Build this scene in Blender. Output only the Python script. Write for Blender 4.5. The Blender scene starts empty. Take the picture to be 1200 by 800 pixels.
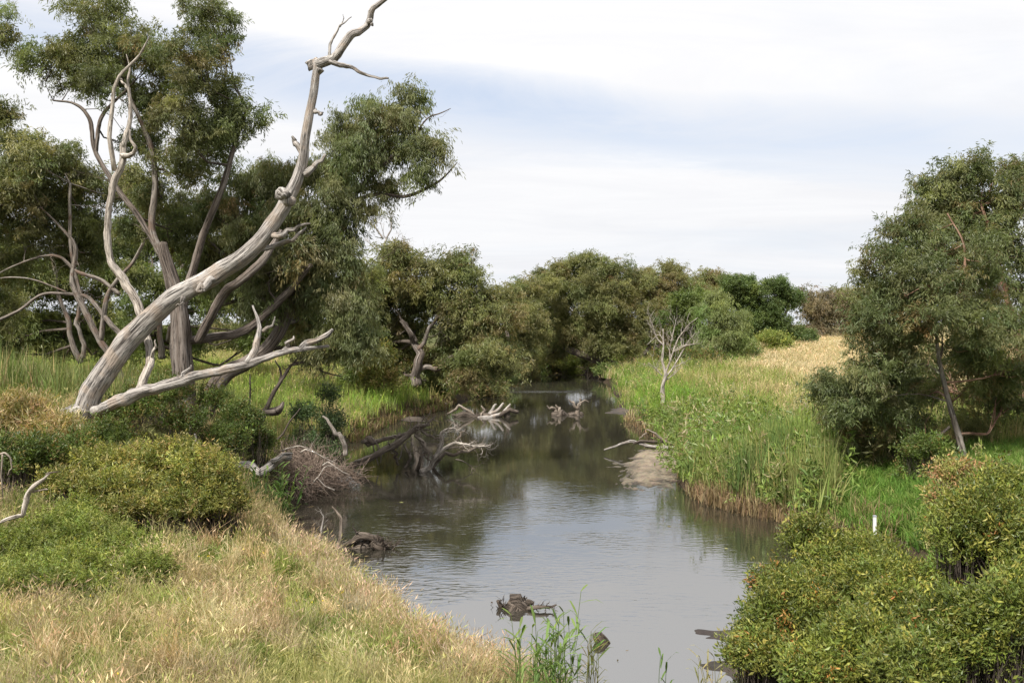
import bpy, math
import numpy as np

C = bpy.context.scene.collection
SC = bpy.context.scene
F = 1167.0            # focal length in photo pixels (photo 1200 x 800)
CAMZ, HOR = 5.0, 380.0

# ------------------------------------------------------------------ camera
cam_d = bpy.data.cameras.new("camera")
cam = bpy.data.objects.new("camera", cam_d); C.objects.link(cam)
cam.location = (0, 0, CAMZ); cam.rotation_euler = (math.radians(90), 0, 0)
cam_d.sensor_width = 36.0; cam_d.lens = 36.0 * F / 1200.0
cam_d.shift_y = -20.0 / 1200.0
cam_d.clip_start = 0.1; cam_d.clip_end = 6000
SC.camera = cam

# ------------------------------------------------------------------ world + sun + exposure
SUN_EL, SUN_AZ = math.radians(52), math.radians(212)     # azimuth clockwise from +Y
w = bpy.data.worlds.new("World"); SC.world = w; w.use_nodes = True
nt = w.node_tree; nt.nodes.clear()


def N(nt, t, **kw):
    n = nt.nodes.new(t)
    for k, v in kw.items():
        if k.startswith("i_"):
            n.inputs[k[2:].replace("_", " ")].default_value = v
        else:
            setattr(n, k, v)
    return n


def math_(nt, op, a, b=None, c=None, clamp=False):
    n = nt.nodes.new("ShaderNodeMath"); n.operation = op; n.use_clamp = clamp
    for i, v in enumerate((a, b, c)):
        if v is None: continue
        if isinstance(v, (int, float)): n.inputs[i].default_value = v
        else: nt.links.new(v, n.inputs[i])
    return n.outputs[0]


def mixc(nt, f, a, b, mode="MIX"):
    n = nt.nodes.new("ShaderNodeMix"); n.data_type = "RGBA"; n.blend_type = mode
    for s, v in ((0, f), (6, a), (7, b)):
        if isinstance(v, (int, float)): n.inputs[s].default_value = v
        elif isinstance(v, tuple): n.inputs[s].default_value = v if len(v) == 4 else v + (1,)
        else: nt.links.new(v, n.inputs[s])
    return n.outputs[2]


def ramp(nt, v, stops):
    n = nt.nodes.new("ShaderNodeValToRGB")
    nt.links.new(v, n.inputs[0])
    e = n.color_ramp.elements
    while len(e) < len(stops): e.new(0.5)
    for el, (p, c) in zip(e, stops):
        el.position = p; el.color = (c, c, c, 1) if isinstance(c, (int, float)) else tuple(c) + (1,)
    return n.outputs[0]


sky = N(nt, "ShaderNodeTexSky", sky_type="NISHITA", sun_disc=False, sun_elevation=SUN_EL, sun_rotation=SUN_AZ)
tc = N(nt, "ShaderNodeTexCoord")
sep = N(nt, "ShaderNodeSeparateXYZ"); nt.links.new(tc.outputs["Generated"], sep.inputs[0])
dx, dy, dz = sep.outputs
zc = math_(nt, "ADD", math_(nt, "MAXIMUM", dz, 0.0), 0.12)
cu = math_(nt, "DIVIDE", dx, zc); cv = math_(nt, "DIVIDE", dy, zc)
comb = N(nt, "ShaderNodeCombineXYZ")
nt.links.new(math_(nt, "MULTIPLY", math_(nt, "ADD", cu, math_(nt, "MULTIPLY", cv, 0.12)), 0.35), comb.inputs[0])
nt.links.new(math_(nt, "MULTIPLY", cv, 0.75), comb.inputs[1])
cn = N(nt, "ShaderNodeTexNoise", i_Scale=0.9, i_Detail=6.0, i_Roughness=0.5, i_Distortion=0.6)
nt.links.new(comb.outputs[0], cn.inputs["Vector"])
cn2 = N(nt, "ShaderNodeTexNoise", i_Scale=2.2, i_Detail=9.0, i_Roughness=0.66, i_Distortion=0.8)
nt.links.new(comb.outputs[0], cn2.inputs["Vector"])
az = math_(nt, "ARCTAN2", dx, dy); el = math_(nt, "ARCSINE", dz)
# a long gap of thin blue running across the cloud sheet, dipping to the right
bc = math_(nt, "SUBTRACT", 0.235, math_(nt, "MULTIPLY", math_(nt, "ADD", az, 0.22), 0.115))
bc = math_(nt, "ADD", bc, math_(nt, "MULTIPLY", math_(nt, "SUBTRACT", cn2.outputs[0], 0.5), 0.05))
bd = math_(nt, "DIVIDE", math_(nt, "ABSOLUTE", math_(nt, "SUBTRACT", el, bc)), 0.042)
band = math_(nt, "SUBTRACT", 1.0, math_(nt, "MULTIPLY", bd, bd), clamp=True)
band = math_(nt, "MULTIPLY", band, ramp(nt, cn2.outputs[0], [(0.3, 0.35), (0.6, 1.0)]))
n_cov = ramp(nt, cn.outputs[0], [(0.30, 0.62), (0.5, 1.0)])
thin = math_(nt, "SUBTRACT", n_cov, math_(nt, "MULTIPLY", band, math_(nt, "SUBTRACT", 0.7, math_(nt, "MULTIPLY", math_(nt, "MAXIMUM", az, 0.0), 0.9))), clamp=True)
lowtone = ramp(nt, math_(nt, "MULTIPLY", el, 4.0), [(0.0, (5.6, 5.75, 6.0)), (0.55, (6.3, 6.35, 6.5)), (1.0, (7.0, 6.95, 7.0))])
cl = mixc(nt, ramp(nt, cn2.outputs[0], [(0.3, 0.0), (0.7, 1.0)]), (5.8, 5.85, 6.1), (7.2, 7.15, 7.15))
cl = mixc(nt, 0.5, cl, lowtone)
blue = mixc(nt, 0.3, (3.7, 4.5, 6.0), sky.outputs[0])
colr = mixc(nt, thin, blue, cl)
bg = N(nt, "ShaderNodeBackground"); nt.links.new(colr, bg.inputs[0]); bg.inputs[1].default_value = 0.1
wo = N(nt, "ShaderNodeOutputWorld"); nt.links.new(bg.outputs[0], wo.inputs[0])

sd = bpy.data.lights.new("sun", "SUN"); sd.energy = 4.8; sd.angle = math.radians(5); sd.color = (1, 0.95, 0.87)
so = bpy.data.objects.new("sun", sd); C.objects.link(so)
so.rotation_euler = (math.pi / 2 - SUN_EL, 0, -SUN_AZ + math.pi)
SC.view_settings.view_transform = "Standard"; SC.view_settings.look = "None"
SC.view_settings.exposure = 0.58; SC.view_settings.gamma = 1.0
SC.cycles.max_bounces = 6; SC.cycles.diffuse_bounces = 3; SC.cycles.glossy_bounces = 2
SC.cycles.transmission_bounces = 4; SC.cycles.transparent_max_bounces = 4
SC.cycles.caustics_reflective = False; SC.cycles.caustics_refractive = False

# ------------------------------------------------------------------ helpers
R = np.random.default_rng


def P(px, py, Y):
    return np.array([(px - 600.0) / F * Y, Y, CAMZ - (py - HOR) / F * Y])


def hash2(ix, iy, s):
    h = (ix * 374761393 + iy * 668265263 + s * 974634777) & 0xFFFFFFFF
    h = ((h ^ (h >> 13)) * 1274126177) & 0xFFFFFFFF
    return ((h ^ (h >> 16)) & 0xFFFF) / 65535.0


def vnoise(x, y, s=0):
    x = np.asarray(x, float); y = np.asarray(y, float)
    ix = np.floor(x).astype(np.int64); iy = np.floor(y).astype(np.int64)
    fx = x - ix; fy = y - iy
    fx = fx * fx * (3 - 2 * fx); fy = fy * fy * (3 - 2 * fy)
    a = hash2(ix, iy, s); b = hash2(ix + 1, iy, s); c = hash2(ix, iy + 1, s); d = hash2(ix + 1, iy + 1, s)
    return (a * (1 - fx) + b * fx) * (1 - fy) + (c * (1 - fx) + d * fx) * fy


def sstep(a, b, x):
    t = np.clip((np.asarray(x, float) - a) / (b - a), 0, 1)
    return t * t * (3 - 2 * t)


def unit(v):
    return v / np.maximum(np.linalg.norm(v, axis=-1, keepdims=True), 1e-9)


def catmull(pts, n):
    p = np.asarray(pts, float)
    if len(p) < 3:
        t = np.linspace(0, 1, n)[:, None]
        return p[0] * (1 - t) + p[-1] * t
    q = np.vstack([2 * p[0] - p[1], p, 2 * p[-1] - p[-2]])
    out = []
    for t in np.linspace(0, len(p) - 1 - 1e-6, n):
        i = int(t); u = t - i
        a, b, c, d = q[i:i + 4]
        out.append(0.5 * (2 * b + (c - a) * u + (2 * a - 5 * b + 4 * c - d) * u * u + (3 * b - 3 * c + d - a) * u ** 3))
    return np.array(out)


class MB:
    """collects vertices, faces, a point colour and a bark coordinate; build() links ONE mesh object"""
    def __init__(s):
        s.v, s.c, s.b, s.f, s.n, s.sm = [], [], [], [], 0, []

    def add(s, v, faces, col=None, bark=None, smooth=False):
        v = np.asarray(v, float); k = len(v)
        s.v.append(v)
        s.c.append(np.broadcast_to(np.asarray(col if col is not None else (1, 1, 1), float), (k, 3)))
        s.b.append(bark if bark is not None else v)
        for f in faces if isinstance(faces, list) else [faces]:
            f = np.asarray(f, np.int64)
            if len(f):
                s.f.append(f + s.n); s.sm.append(np.full(len(f), smooth))
        s.n += k

    def build(s, name, mat, parent=None, origin=None):
        v = np.concatenate(s.v)
        if parent is not None: v = v - np.array(parent.location)
        elif origin is not None: v = v - np.array(origin)
        me = bpy.data.meshes.new(name)
        me.vertices.add(len(v)); me.vertices.foreach_set("co", v.astype(np.float32).ravel())
        loops = np.concatenate([f.ravel() for f in s.f])
        sizes = np.concatenate([np.full(len(f), f.shape[1]) for f in s.f])
        starts = np.concatenate([[0], np.cumsum(sizes)[:-1]])
        me.loops.add(len(loops)); me.loops.foreach_set("vertex_index", loops.astype(np.int32))
        me.polygons.add(len(sizes)); me.polygons.foreach_set("loop_start", starts.astype(np.int32))
        me.polygons.foreach_set("use_smooth", np.concatenate(s.sm))
        a = me.attributes.new("Col", "FLOAT_COLOR", "POINT")
        cc = np.concatenate(s.c); a.data.foreach_set("color", np.hstack([cc, np.ones((len(cc), 1))]).astype(np.float32).ravel())
        a = me.attributes.new("bark", "FLOAT_VECTOR", "POINT")
        a.data.foreach_set("vector", np.concatenate(s.b).astype(np.float32).ravel())
        me.update(calc_edges=True)
        me.materials.append(mat)
        o = bpy.data.objects.new(name, me); C.objects.link(o)
        if parent is not None: o.parent = parent
        elif origin is not None: o.location = tuple(origin)
        return o


def tag(o, label=None, cat=None, group=None, kind=None):
    for k, v in (("label", label), ("category", cat), ("group", group), ("kind", kind)):
        if v: o[k] = v
    return o


def thing(name, label, cat, loc, group=None):
    o = bpy.data.objects.new(name, None); C.objects.link(o)
    o.location = tuple(float(a) for a in loc); o.empty_display_size = 0.3
    return tag(o, label, cat, group)


def tube(mb, pts, rad, n=24, sides=10, lump=0.08, col=(1, 1, 1), seed=0, flute=0.0, cap=True, wob=0.0, rough=0.0):
    pts = np.asarray(pts, float); rad = np.asarray(rad, float)
    c = catmull(pts, n)
    if sides <= 12 and n >= 12 and not rough:
        gk = R(seed + 5); kn = max(5, n // 3); tk = np.sort(np.concatenate([[0, 1], np.clip(np.linspace(0, 1, kn)[1:-1] + gk.normal(0, .25 / kn, kn - 2), .02, .98)]))
        ck = np.stack([np.interp(tk, np.linspace(0, 1, n), c[:, q_]) for q_ in range(3)], 1); ck[1:-1] += gk.normal(0, .8, (kn - 2, 3)) * rad.mean()
        c = np.stack([np.interp(np.linspace(0, 1, n), tk, ck[:, q_]) for q_ in range(3)], 1)
    r = np.interp(np.linspace(0, 1, n), np.linspace(0, 1, len(rad)), rad)
    g = R(seed + 11)
    if wob > 0:
        t = np.linspace(0, 1, n)
        L = np.linalg.norm(np.diff(c, axis=0), axis=1).sum()
        for k in (3, 7, 13):
            ph = g.uniform(0, 6.28, 3); am = g.normal(0, 1, 3) * wob * L / k
            c = c + np.sin(t[:, None] * k * 3 + ph) * am * np.minimum(1, t * 6)[:, None] * 0.3
    tan = unit(np.gradient(c, axis=0))
    u = np.cross(tan[0], (0.3, 0.9, 0.2)); u = u / np.linalg.norm(u)
    us = []
    for k in range(n):
        u = u - tan[k] * np.dot(u, tan[k]); u = u / np.linalg.norm(u); us.append(u)
    us = np.array(us); ws = np.cross(tan, us)
    L = np.concatenate([[0], np.cumsum(np.linalg.norm(np.diff(c, axis=0), axis=1))])
    a = np.linspace(0, 2 * math.pi, sides, endpoint=False)
    rr = np.ones((n, sides))
    Lr = L[:, None] / max(r.mean(), 1e-3)
    ph = g.uniform(0, 6.28, 8)
    rr = rr + lump * (np.sin(a * 1 + Lr * 0.9 + ph[0]) + 0.7 * np.sin(a * 2 - Lr * 0.5 + ph[1]) + 0.6 * np.sin(Lr * 1.7 + ph[2] + a)) \
        + flute * (np.sin(a * 4 + Lr * 0.15 + ph[3]) + 0.7 * np.sin(a * 7 - Lr * 0.12 + ph[4]) + 0.5 * np.sin(a * 10 + Lr * .3))
    if rough:
        A = np.broadcast_to(a[None], (n, sides)); Z = np.broadcast_to(Lr, (n, sides))
        for fa, fz, am in ((3, .35, 1), (7, .8, .8), (14, 1.3, .55), (24, 4, .3)):
            q_ = np.minimum(vnoise(A / 6.2832 * fa + 50, Z * fz, seed + fa), vnoise((A / 6.2832 - 1) * fa + 50 + fa, Z * fz, seed + fa))
            rr -= rough * am * np.clip(.62 - q_, 0, 1) ** 1.5 * 2
    rr = np.maximum(rr, .3) * r[:, None]
    v = c[:, None, :] + (us[:, None, :] * np.cos(a)[None, :, None] + ws[:, None, :] * np.sin(a)[None, :, None]) * rr[:, :, None]
    rm = r.mean()
    bk = np.stack([np.broadcast_to(np.cos(a) * rm, (n, sides)), np.broadcast_to(np.sin(a) * rm, (n, sides)),
                   np.broadcast_to(L[:, None] + seed * 3.1, (n, sides))], -1)
    i = np.arange(n - 1)[:, None] * sides; j = np.arange(sides)[None]; j2 = (j + 1) % sides
    q = np.stack([i + j, i + j2, i + sides + j2, i + sides + j], -1).reshape(-1, 4)
    v = v.reshape(-1, 3); bk = bk.reshape(-1, 3); faces = [q]
    if cap:
        e = (n - 1) * sides
        v = np.vstack([v, c[-1] + tan[-1] * r[-1] * 0.4, c[0] - tan[0] * r[0] * .3]); bk = np.vstack([bk, bk[-1], bk[0]])
        j = j.ravel(); j2 = j2.ravel()
        faces.append(np.stack([e + j, e + j2, np.full(sides, n * sides)], -1))
        faces.append(np.stack([j2, j, np.full(sides, n * sides + 1)], -1))
    mb.add(v, faces, col, bk, True)
    return c, r


def twigs_bulk(mb, a, b, ra, rb, g, bend=0.1, col=(1, 1, 1)):
    """many thin 3-sided twigs a->b with one bend each"""
    a = np.asarray(a, float); b = np.asarray(b, float); k = len(a)
    if k == 0: return
    L = np.linalg.norm(b - a, axis=1, keepdims=True)
    m = (a + b) / 2 + g.normal(0, 1, (k, 3)) * L * bend
    t = unit(b - a); u = unit(np.cross(t, g.normal(0, 1, (k, 3)))); w_ = np.cross(t, u)
    ra = np.broadcast_to(ra, k); rb = np.broadcast_to(rb, k)
    rings = []
    for cen, r in ((a, ra), (m, (ra + rb) / 2), (b, rb)):
        for s in range(3):
            an = s * 2.0944
            rings.append(cen + (u * math.cos(an) + w_ * math.sin(an)) * r[:, None])
    v = np.stack(rings, 1)
    base = np.arange(k)[:, None] * 9
    q = []
    for l in (0, 3):
        for s in range(3):
            q.append(np.concatenate([base + l + s, base + l + (s + 1) % 3, base + l + 3 + (s + 1) % 3, base + l + 3 + s], 1))
    mb.add(v.reshape(-1, 3), np.concatenate(q), col, None, True)


def branchy(mb, p, d, L, r, lvl, g, kids=4, spread=0.7, up=0.1, n=6, shrink=0.6, wander=0.3, sides=5):
    """bare dead branch that forks"""
    d = unit(np.asarray(d, float)); pts = [np.asarray(p, float)]; dirs = []
    for k in range(5):
        d = unit(d + g.normal(0, wander, 3) + np.array([0, 0, up * 0.3])); dirs.append(d)
        pts.append(pts[-1] + d * L / 5)
    tube(mb, pts, [r, r * .3], n=n, sides=sides, lump=0.12, cap=False, seed=int(g.integers(1e6)))
    if lvl > 0:
        for k in range(kids):
            t = g.uniform(0.25, 1.0); i = min(4, int(t * 5))
            q = pts[i] + (pts[i + 1] - pts[i]) * (t * 5 - i)
            nd = unit(dirs[i] + g.normal(0, spread, 3) + np.array([0, 0, up]))
            branchy(mb, q, nd, L * shrink * g.uniform(.7, 1.2), r * (1 - .6 * t) * .7, lvl - 1, g, max(2, kids - 1), spread, up, 6, shrink, wander, max(3, sides - 1))


def leaves(mb, pos, dirs, L, W, cols, g, curl=0.15):
    """one folded leaf per row: 4 points, 2 triangles"""
    k = len(pos); dirs = unit(dirs)
    s = unit(np.cross(dirs, g.normal(0, 1, (k, 3))))
    nrm = np.cross(dirs, s)
    L = np.broadcast_to(L, k)[:, None]; W = np.broadcast_to(W, k)[:, None]
    mid = pos + dirs * L * 0.45
    v = np.stack([pos, mid + s * W * .5 + nrm * L * curl * .4, pos + dirs * L - nrm * L * curl * .3, mid - s * W * .5 + nrm * L * curl * .4], 1).reshape(-1, 3)
    f = np.arange(k)[:, None] * 4
    q = np.concatenate([np.concatenate([f, f + 1, f + 2], 1), np.concatenate([f, f + 2, f + 3], 1)])
    mb.add(v, q, np.repeat(cols, 4, 0))


def mixcols(pal, wts, k, g, var=0.18):
    pal = np.asarray(pal, float); wts = np.asarray(wts, float)
    c = pal[g.choice(len(pal), k, p=wts / wts.sum())]
    return np.clip(c * (1 + g.normal(0, var, (k, 1))) * (1 + g.normal(0, var * .3, (k, 3))), 0.005, 1)


def sprays(mb, base, dr, Ls, nleaf, lL, lW, cols, g, droop=0.6, spread=0.5, gravity=0.4, jit=0.12):
    """leafy sprays: nleaf leaves along each bending shoot"""
    k = len(base); dr = unit(dr)
    t = np.tile(np.linspace(0.08, 1, nleaf), k) + g.uniform(-.05, .05, k * nleaf)
    b = np.repeat(base, nleaf, 0); d = np.repeat(dr, nleaf, 0); Lr = np.repeat(np.broadcast_to(Ls, k), nleaf)
    pos = b + d * (Lr * t)[:, None] + g.normal(0, jit, (k * nleaf, 3)) * Lr[:, None]
    pos[:, 2] -= gravity * Lr * t * t
    ld = d * 0.5 + g.normal(0, spread, (k * nleaf, 3)) + np.array([0, 0, -droop])
    c = np.repeat(cols, nleaf, 0) * (1 + g.normal(0, .15, (k * nleaf, 1)))
    sz = g.uniform(.65, 1.25, k * nleaf)
    leaves(mb, pos, ld, lL * sz, lW * sz, np.clip(c, .004, 1), g)


# ------------------------------------------------------------------ materials
def attr_mat(name, inst=False, trans=0.3, rough=0.55, spec=0.3, tint=(1, 1, 1), tr_col=(1.15, 1.2, 0.5)):
    m = bpy.data.materials.new(name); m.use_nodes = True; t = m.node_tree; t.nodes.clear()
    a = N(t, "ShaderNodeAttribute", attribute_name="Col")
    ai = N(t, "ShaderNodeAttribute", attribute_name="icol", attribute_type="INSTANCER")
    c = mixc(t, 1.0, a.outputs[0], ai.outputs[0], "MULTIPLY") if inst else a.outputs[0]
    p = N(t, "ShaderNodeBsdfPrincipled"); t.links.new(c, p.inputs["Base Color"])
    p.inputs["Roughness"].default_value = rough; p.inputs["Specular IOR Level"].default_value = spec
    tr = N(t, "ShaderNodeBsdfTranslucent"); t.links.new(mixc(t, 1.0, c, tr_col, "MULTIPLY"), tr.inputs[0])
    mx = N(t, "ShaderNodeMixShader"); mx.inputs[0].default_value = trans
    t.links.new(p.outputs[0], mx.inputs[1]); t.links.new(tr.outputs[0], mx.inputs[2])
    o = N(t, "ShaderNodeOutputMaterial"); t.links.new(mx.outputs[0], o.inputs[0])
    return m


def bark_mat(name, dark, mid, light, sc=9.0, stretch=0.12, bump=0.6, patch=None, rough=0.85):
    m = bpy.data.materials.new(name); m.use_nodes = True; t = m.node_tree; t.nodes.clear()
    a = N(t, "ShaderNodeAttribute", attribute_name="bark")
    mp = N(t, "ShaderNodeMapping"); mp.inputs["Scale"].default_value = (1, 1, stretch)
    t.links.new(a.outputs[1], mp.inputs[0])
    n1 = N(t, "ShaderNodeTexNoise", i_Scale=sc, i_Detail=7.0, i_Roughness=0.68, i_Distortion=0.5); t.links.new(mp.outputs[0], n1.inputs["Vector"])
    n2 = N(t, "ShaderNodeTexNoise", i_Scale=1.6, i_Detail=4.0, i_Roughness=0.6); t.links.new(a.outputs[1], n2.inputs["Vector"])
    n3 = N(t, "ShaderNodeTexNoise", i_Scale=sc * 3.2, i_Detail=5.0, i_Roughness=0.7); t.links.new(mp.outputs[0], n3.inputs["Vector"])
    c = ramp(t, n1.outputs[0], [(0.32, dark), (0.47, mid), (0.68, light)])
    crack = ramp(t, n3.outputs[0], [(0.38, 0.15), (0.47, 1.0)])
    c = mixc(t, 0.85, c, crack, "MULTIPLY")
    if patch: c = mixc(t, ramp(t, n2.outputs[0], [(0.5, 0.0), (0.6, 0.8)]), c, patch)
    c = mixc(t, 0.5, c, ramp(t, n2.outputs[0], [(0.3, 0.75), (0.7, 1.15)]), "MULTIPLY")
    p = N(t, "ShaderNodeBsdfPrincipled"); t.links.new(c, p.inputs["Base Color"])
    p.inputs["Roughness"].default_value = rough; p.inputs["Specular IOR Level"].default_value = 0.2
    b = N(t, "ShaderNodeBump"); b.inputs["Strength"].default_value = bump; b.inputs["Distance"].default_value = 0.04
    t.links.new(math_(t, "ADD", n1.outputs[0], math_(t, "MULTIPLY", crack, 0.5)), b.inputs["Height"]); t.links.new(b.outputs[0], p.inputs["Normal"])
    o = N(t, "ShaderNodeOutputMaterial"); t.links.new(p.outputs[0], o.inputs[0])
    return m


M = {}
M["leaf"] = attr_mat("eucalypt leaf", True, 0.4, 0.45, 0.4)
M["shrub"] = attr_mat("shrub leaf", True, 0.32, 0.45, 0.4)
M["weed"] = attr_mat("weed leaf", False, 0.32, 0.5, 0.3)
M["grass"] = attr_mat("grass blade", False, 0.35, 0.6, 0.2, tr_col=(1.1, 1.1, 0.7))
M["tuft"] = attr_mat("grass tuft", True, 0.35, 0.6, 0.2, tr_col=(1.1, 1.1, 0.7))
M["dead"] = bark_mat("weathered grey wood", (0.08, 0.068, 0.06), (0.34, 0.31, 0.285), (0.56, 0.53, 0.5), 13, .06, 1.1, (0.33, 0.27, 0.22))
M["pale"] = bark_mat("sun bleached wood", (0.14, 0.11, 0.09), (0.4, 0.35, 0.3), (0.6, 0.55, 0.49), 16, .08, .9)
M["bark"] = bark_mat("fibrous gum bark", (0.04, 0.03, 0.025), (0.15, 0.12, 0.10), (0.3, 0.265, 0.24), 10, .05, 1.2)
M["smooth"] = bark_mat("smooth gum bark", (0.07, 0.055, 0.045), (0.2, 0.17, 0.145), (0.36, 0.33, 0.3), 9, .08, .8, (0.15, 0.10, 0.075))
M["red"] = bark_mat("reddish gum bark", (0.10, 0.05, 0.03), (0.27, 0.15, 0.10), (0.42, 0.3, 0.22), 8, .08, .7)
M["drift"] = bark_mat("weathered driftwood", (0.06, 0.048, 0.038), (0.22, 0.18, 0.145), (0.42, 0.36, 0.3), 14, .09, .9, (0.14, 0.11, 0.085))
M["twig"] = bark_mat("dark twig", (0.04, 0.03, 0.025), (0.10, 0.08, 0.065), (0.17, 0.14, 0.12), 14, .15, .4)
M["wet"] = bark_mat("wet dark wood", (0.02, 0.015, 0.012), (0.075, 0.058, 0.045), (0.2, 0.165, 0.135), 12, .1, .9, rough=.6)
M["brush"] = bark_mat("tangled brown brushwood", (0.12, 0.085, 0.065), (0.25, 0.185, 0.145), (0.42, 0.34, 0.28), 14, .15, .4)



class INS:
    """points carrying rotation, scale and colour; build() makes ONE object that scatters leaf or grass bundles over them"""
    def __init__(s): s.p, s.r, s.k, s.c = [], [], [], []

    def add(s, p, r, k, c):
        p = np.asarray(p, float); n = len(p); k = np.asarray(k, float)
        if k.ndim == 1: k = np.repeat(k[:, None], 3, 1)
        s.p.append(p); s.r.append(r); s.k.append(k); s.c.append(np.broadcast_to(c, (n, 3)))

    def build(s, name, kindname, parent=None, seed=0):
        p = np.concatenate(s.p); n = len(p); q = p - (np.array(parent.location) if parent is not None else 0)
        me = bpy.data.meshes.new(name); me.vertices.add(n); me.vertices.foreach_set("co", q.astype(np.float32).ravel())
        for nm, dat in (("rot", s.r), ("scl", s.k), ("icol", s.c)):
            a = me.attributes.new(nm, "FLOAT_VECTOR", "POINT"); a.data.foreach_set("vector", np.concatenate(dat).astype(np.float32).ravel())
        o = bpy.data.objects.new(name, me); C.objects.link(o)
        if parent is not None: o.parent = parent
        md = o.modifiers.new("scatter", "NODES"); md.node_group = scatter_group(kindname)
        return tag(o, kind="stuff")


GROUPS = {}


def scatter_group(kindname):
    if kindname in GROUPS: return GROUPS[kindname]
    coll = BUNDLES[kindname]()
    t = bpy.data.node_groups.new("scatter " + kindname, "GeometryNodeTree")
    t.interface.new_socket("Geometry", in_out="INPUT", socket_type="NodeSocketGeometry")
    t.interface.new_socket("Geometry", in_out="OUTPUT", socket_type="NodeSocketGeometry")
    gi = t.nodes.new("NodeGroupInput"); go = t.nodes.new("NodeGroupOutput")
    ci = t.nodes.new("GeometryNodeCollectionInfo"); ci.inputs[0].default_value = coll
    ci.inputs["Separate Children"].default_value = True; ci.inputs["Reset Children"].default_value = True
    ip = t.nodes.new("GeometryNodeInstanceOnPoints"); ip.inputs["Pick Instance"].default_value = True
    t.links.new(gi.outputs[0], ip.inputs["Points"]); t.links.new(ci.outputs[0], ip.inputs["Instance"])
    for nm, sock in (("rot", "Rotation"), ("scl", "Scale")):
        a = t.nodes.new("GeometryNodeInputNamedAttribute"); a.data_type = "FLOAT_VECTOR"; a.inputs[0].default_value = nm
        if nm == "rot":
            e = t.nodes.new("FunctionNodeEulerToRotation"); t.links.new(a.outputs[0], e.inputs[0]); t.links.new(e.outputs[0], ip.inputs[sock])
        else: t.links.new(a.outputs[0], ip.inputs[sock])
    rv = t.nodes.new("FunctionNodeRandomValue"); rv.data_type = "INT"
    rv.inputs["Min"].default_value = 0; rv.inputs["Max"].default_value = 63
    for o_ in rv.outputs:
        if o_.enabled and o_.type == "INT": t.links.new(o_, ip.inputs["Instance Index"])
    t.links.new(ip.outputs[0], go.inputs[0])
    GROUPS[kindname] = t
    return t


def bundle_set(kindname, n, fn, mat):
    def make():
        coll = bpy.data.collections.new(kindname + " bundles")
        for k in range(n):
            mb = MB(); fn(mb, R(9000 + k)); o = mb.build(kindname + "_bundle", M[mat]); C.objects.unlink(o); coll.objects.link(o)
        return coll
    return make


def gum_bundle(droop, grav, L=.15, W=.034, n=5, lpt=22, up=.1, spread=.5, sl=.42):
    def f(mb, g):
        d = g.normal(0, 1, (n, 3)) * np.array([1, 1, .5]) + np.array([0, 0, up])
        sprays(mb, g.normal(0, .14, (n, 3)), d, sl * g.uniform(.6, 1.2, n), lpt, L, W, np.ones((n, 3)) * g.uniform(.85, 1.15, (n, 1)), g, droop=droop, spread=spread, gravity=grav, jit=.15)
    return f


def shoot_bundle(L, W, n, spread=.6, ln=1.0):
    """one leafy shoot growing up the Z axis"""
    def f(mb, g):
        sprays(mb, np.zeros((1, 3)), np.array([[0, 0, 1.0]]) + g.normal(0, .08, (1, 3)), np.array([ln]), n, L, W, np.ones((1, 3)), g, droop=0, spread=spread, gravity=0, jit=.09)
    return f


def tuft_bundle(n, rad, wd, bend, straw=.0, heads=.0):
    def f(mb, g):
        a = g.uniform(0, 6.283, n); r = rad * np.sqrt(g.random(n))
        c = np.ones((n, 3)) * g.uniform(.72, 1.25, (n, 1))
        if straw: k = g.random(n) < straw; c[k] = c[k] * np.array([1.7, 1.35, 1.5])
        h = g.uniform(.45, 1.15, n); hd = (g.random(n) < heads) & (h > .75)
        blades(mb, r * np.cos(a), r * np.sin(a), np.zeros(n), h, wd * g.uniform(.7, 1.4, n), c, g, bend, hd, c * np.array([1.05, .98, .98]), hl=.14, hw=1.7)
    return f


BUNDLES = {
    "gum": bundle_set("gum", 8, gum_bundle(.8, .35), "leaf"),
    "weep": bundle_set("weep", 8, gum_bundle(1.5, .8, W=.03, up=.2, spread=.35), "leaf"),
    "wattle": bundle_set("wattle", 6, gum_bundle(.1, .1, L=.11, W=.055, up=.4, spread=.9, sl=.36), "leaf"),
    "shoot": bundle_set("shoot", 8, shoot_bundle(.2, .072, 22), "shrub"),
    "fine": bundle_set("fine", 8, shoot_bundle(.26, .07, 20, .8), "shrub"),
    "twiggy": bundle_set("twiggy", 6, shoot_bundle(.3, .02, 18, .4), "shrub"),
    "straw": bundle_set("straw", 10, lambda mb, g: tuft_bundle(22, .13, .0085, .24, 0, .35)(mb, g), "tuft"),
    "turf": bundle_set("turf", 10, lambda mb, g: tuft_bundle(16, .14, .022, .24, .06)(mb, g), "tuft"),
    "reed": bundle_set("reed", 10, lambda mb, g: tuft_bundle(9, .16, .018, .2, .1)(mb, g), "tuft"),
    "rank": bundle_set("rank", 10, lambda mb, g: tuft_bundle(14, .22, .014, .2, .12, .2)(mb, g), "tuft"),
}

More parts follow.
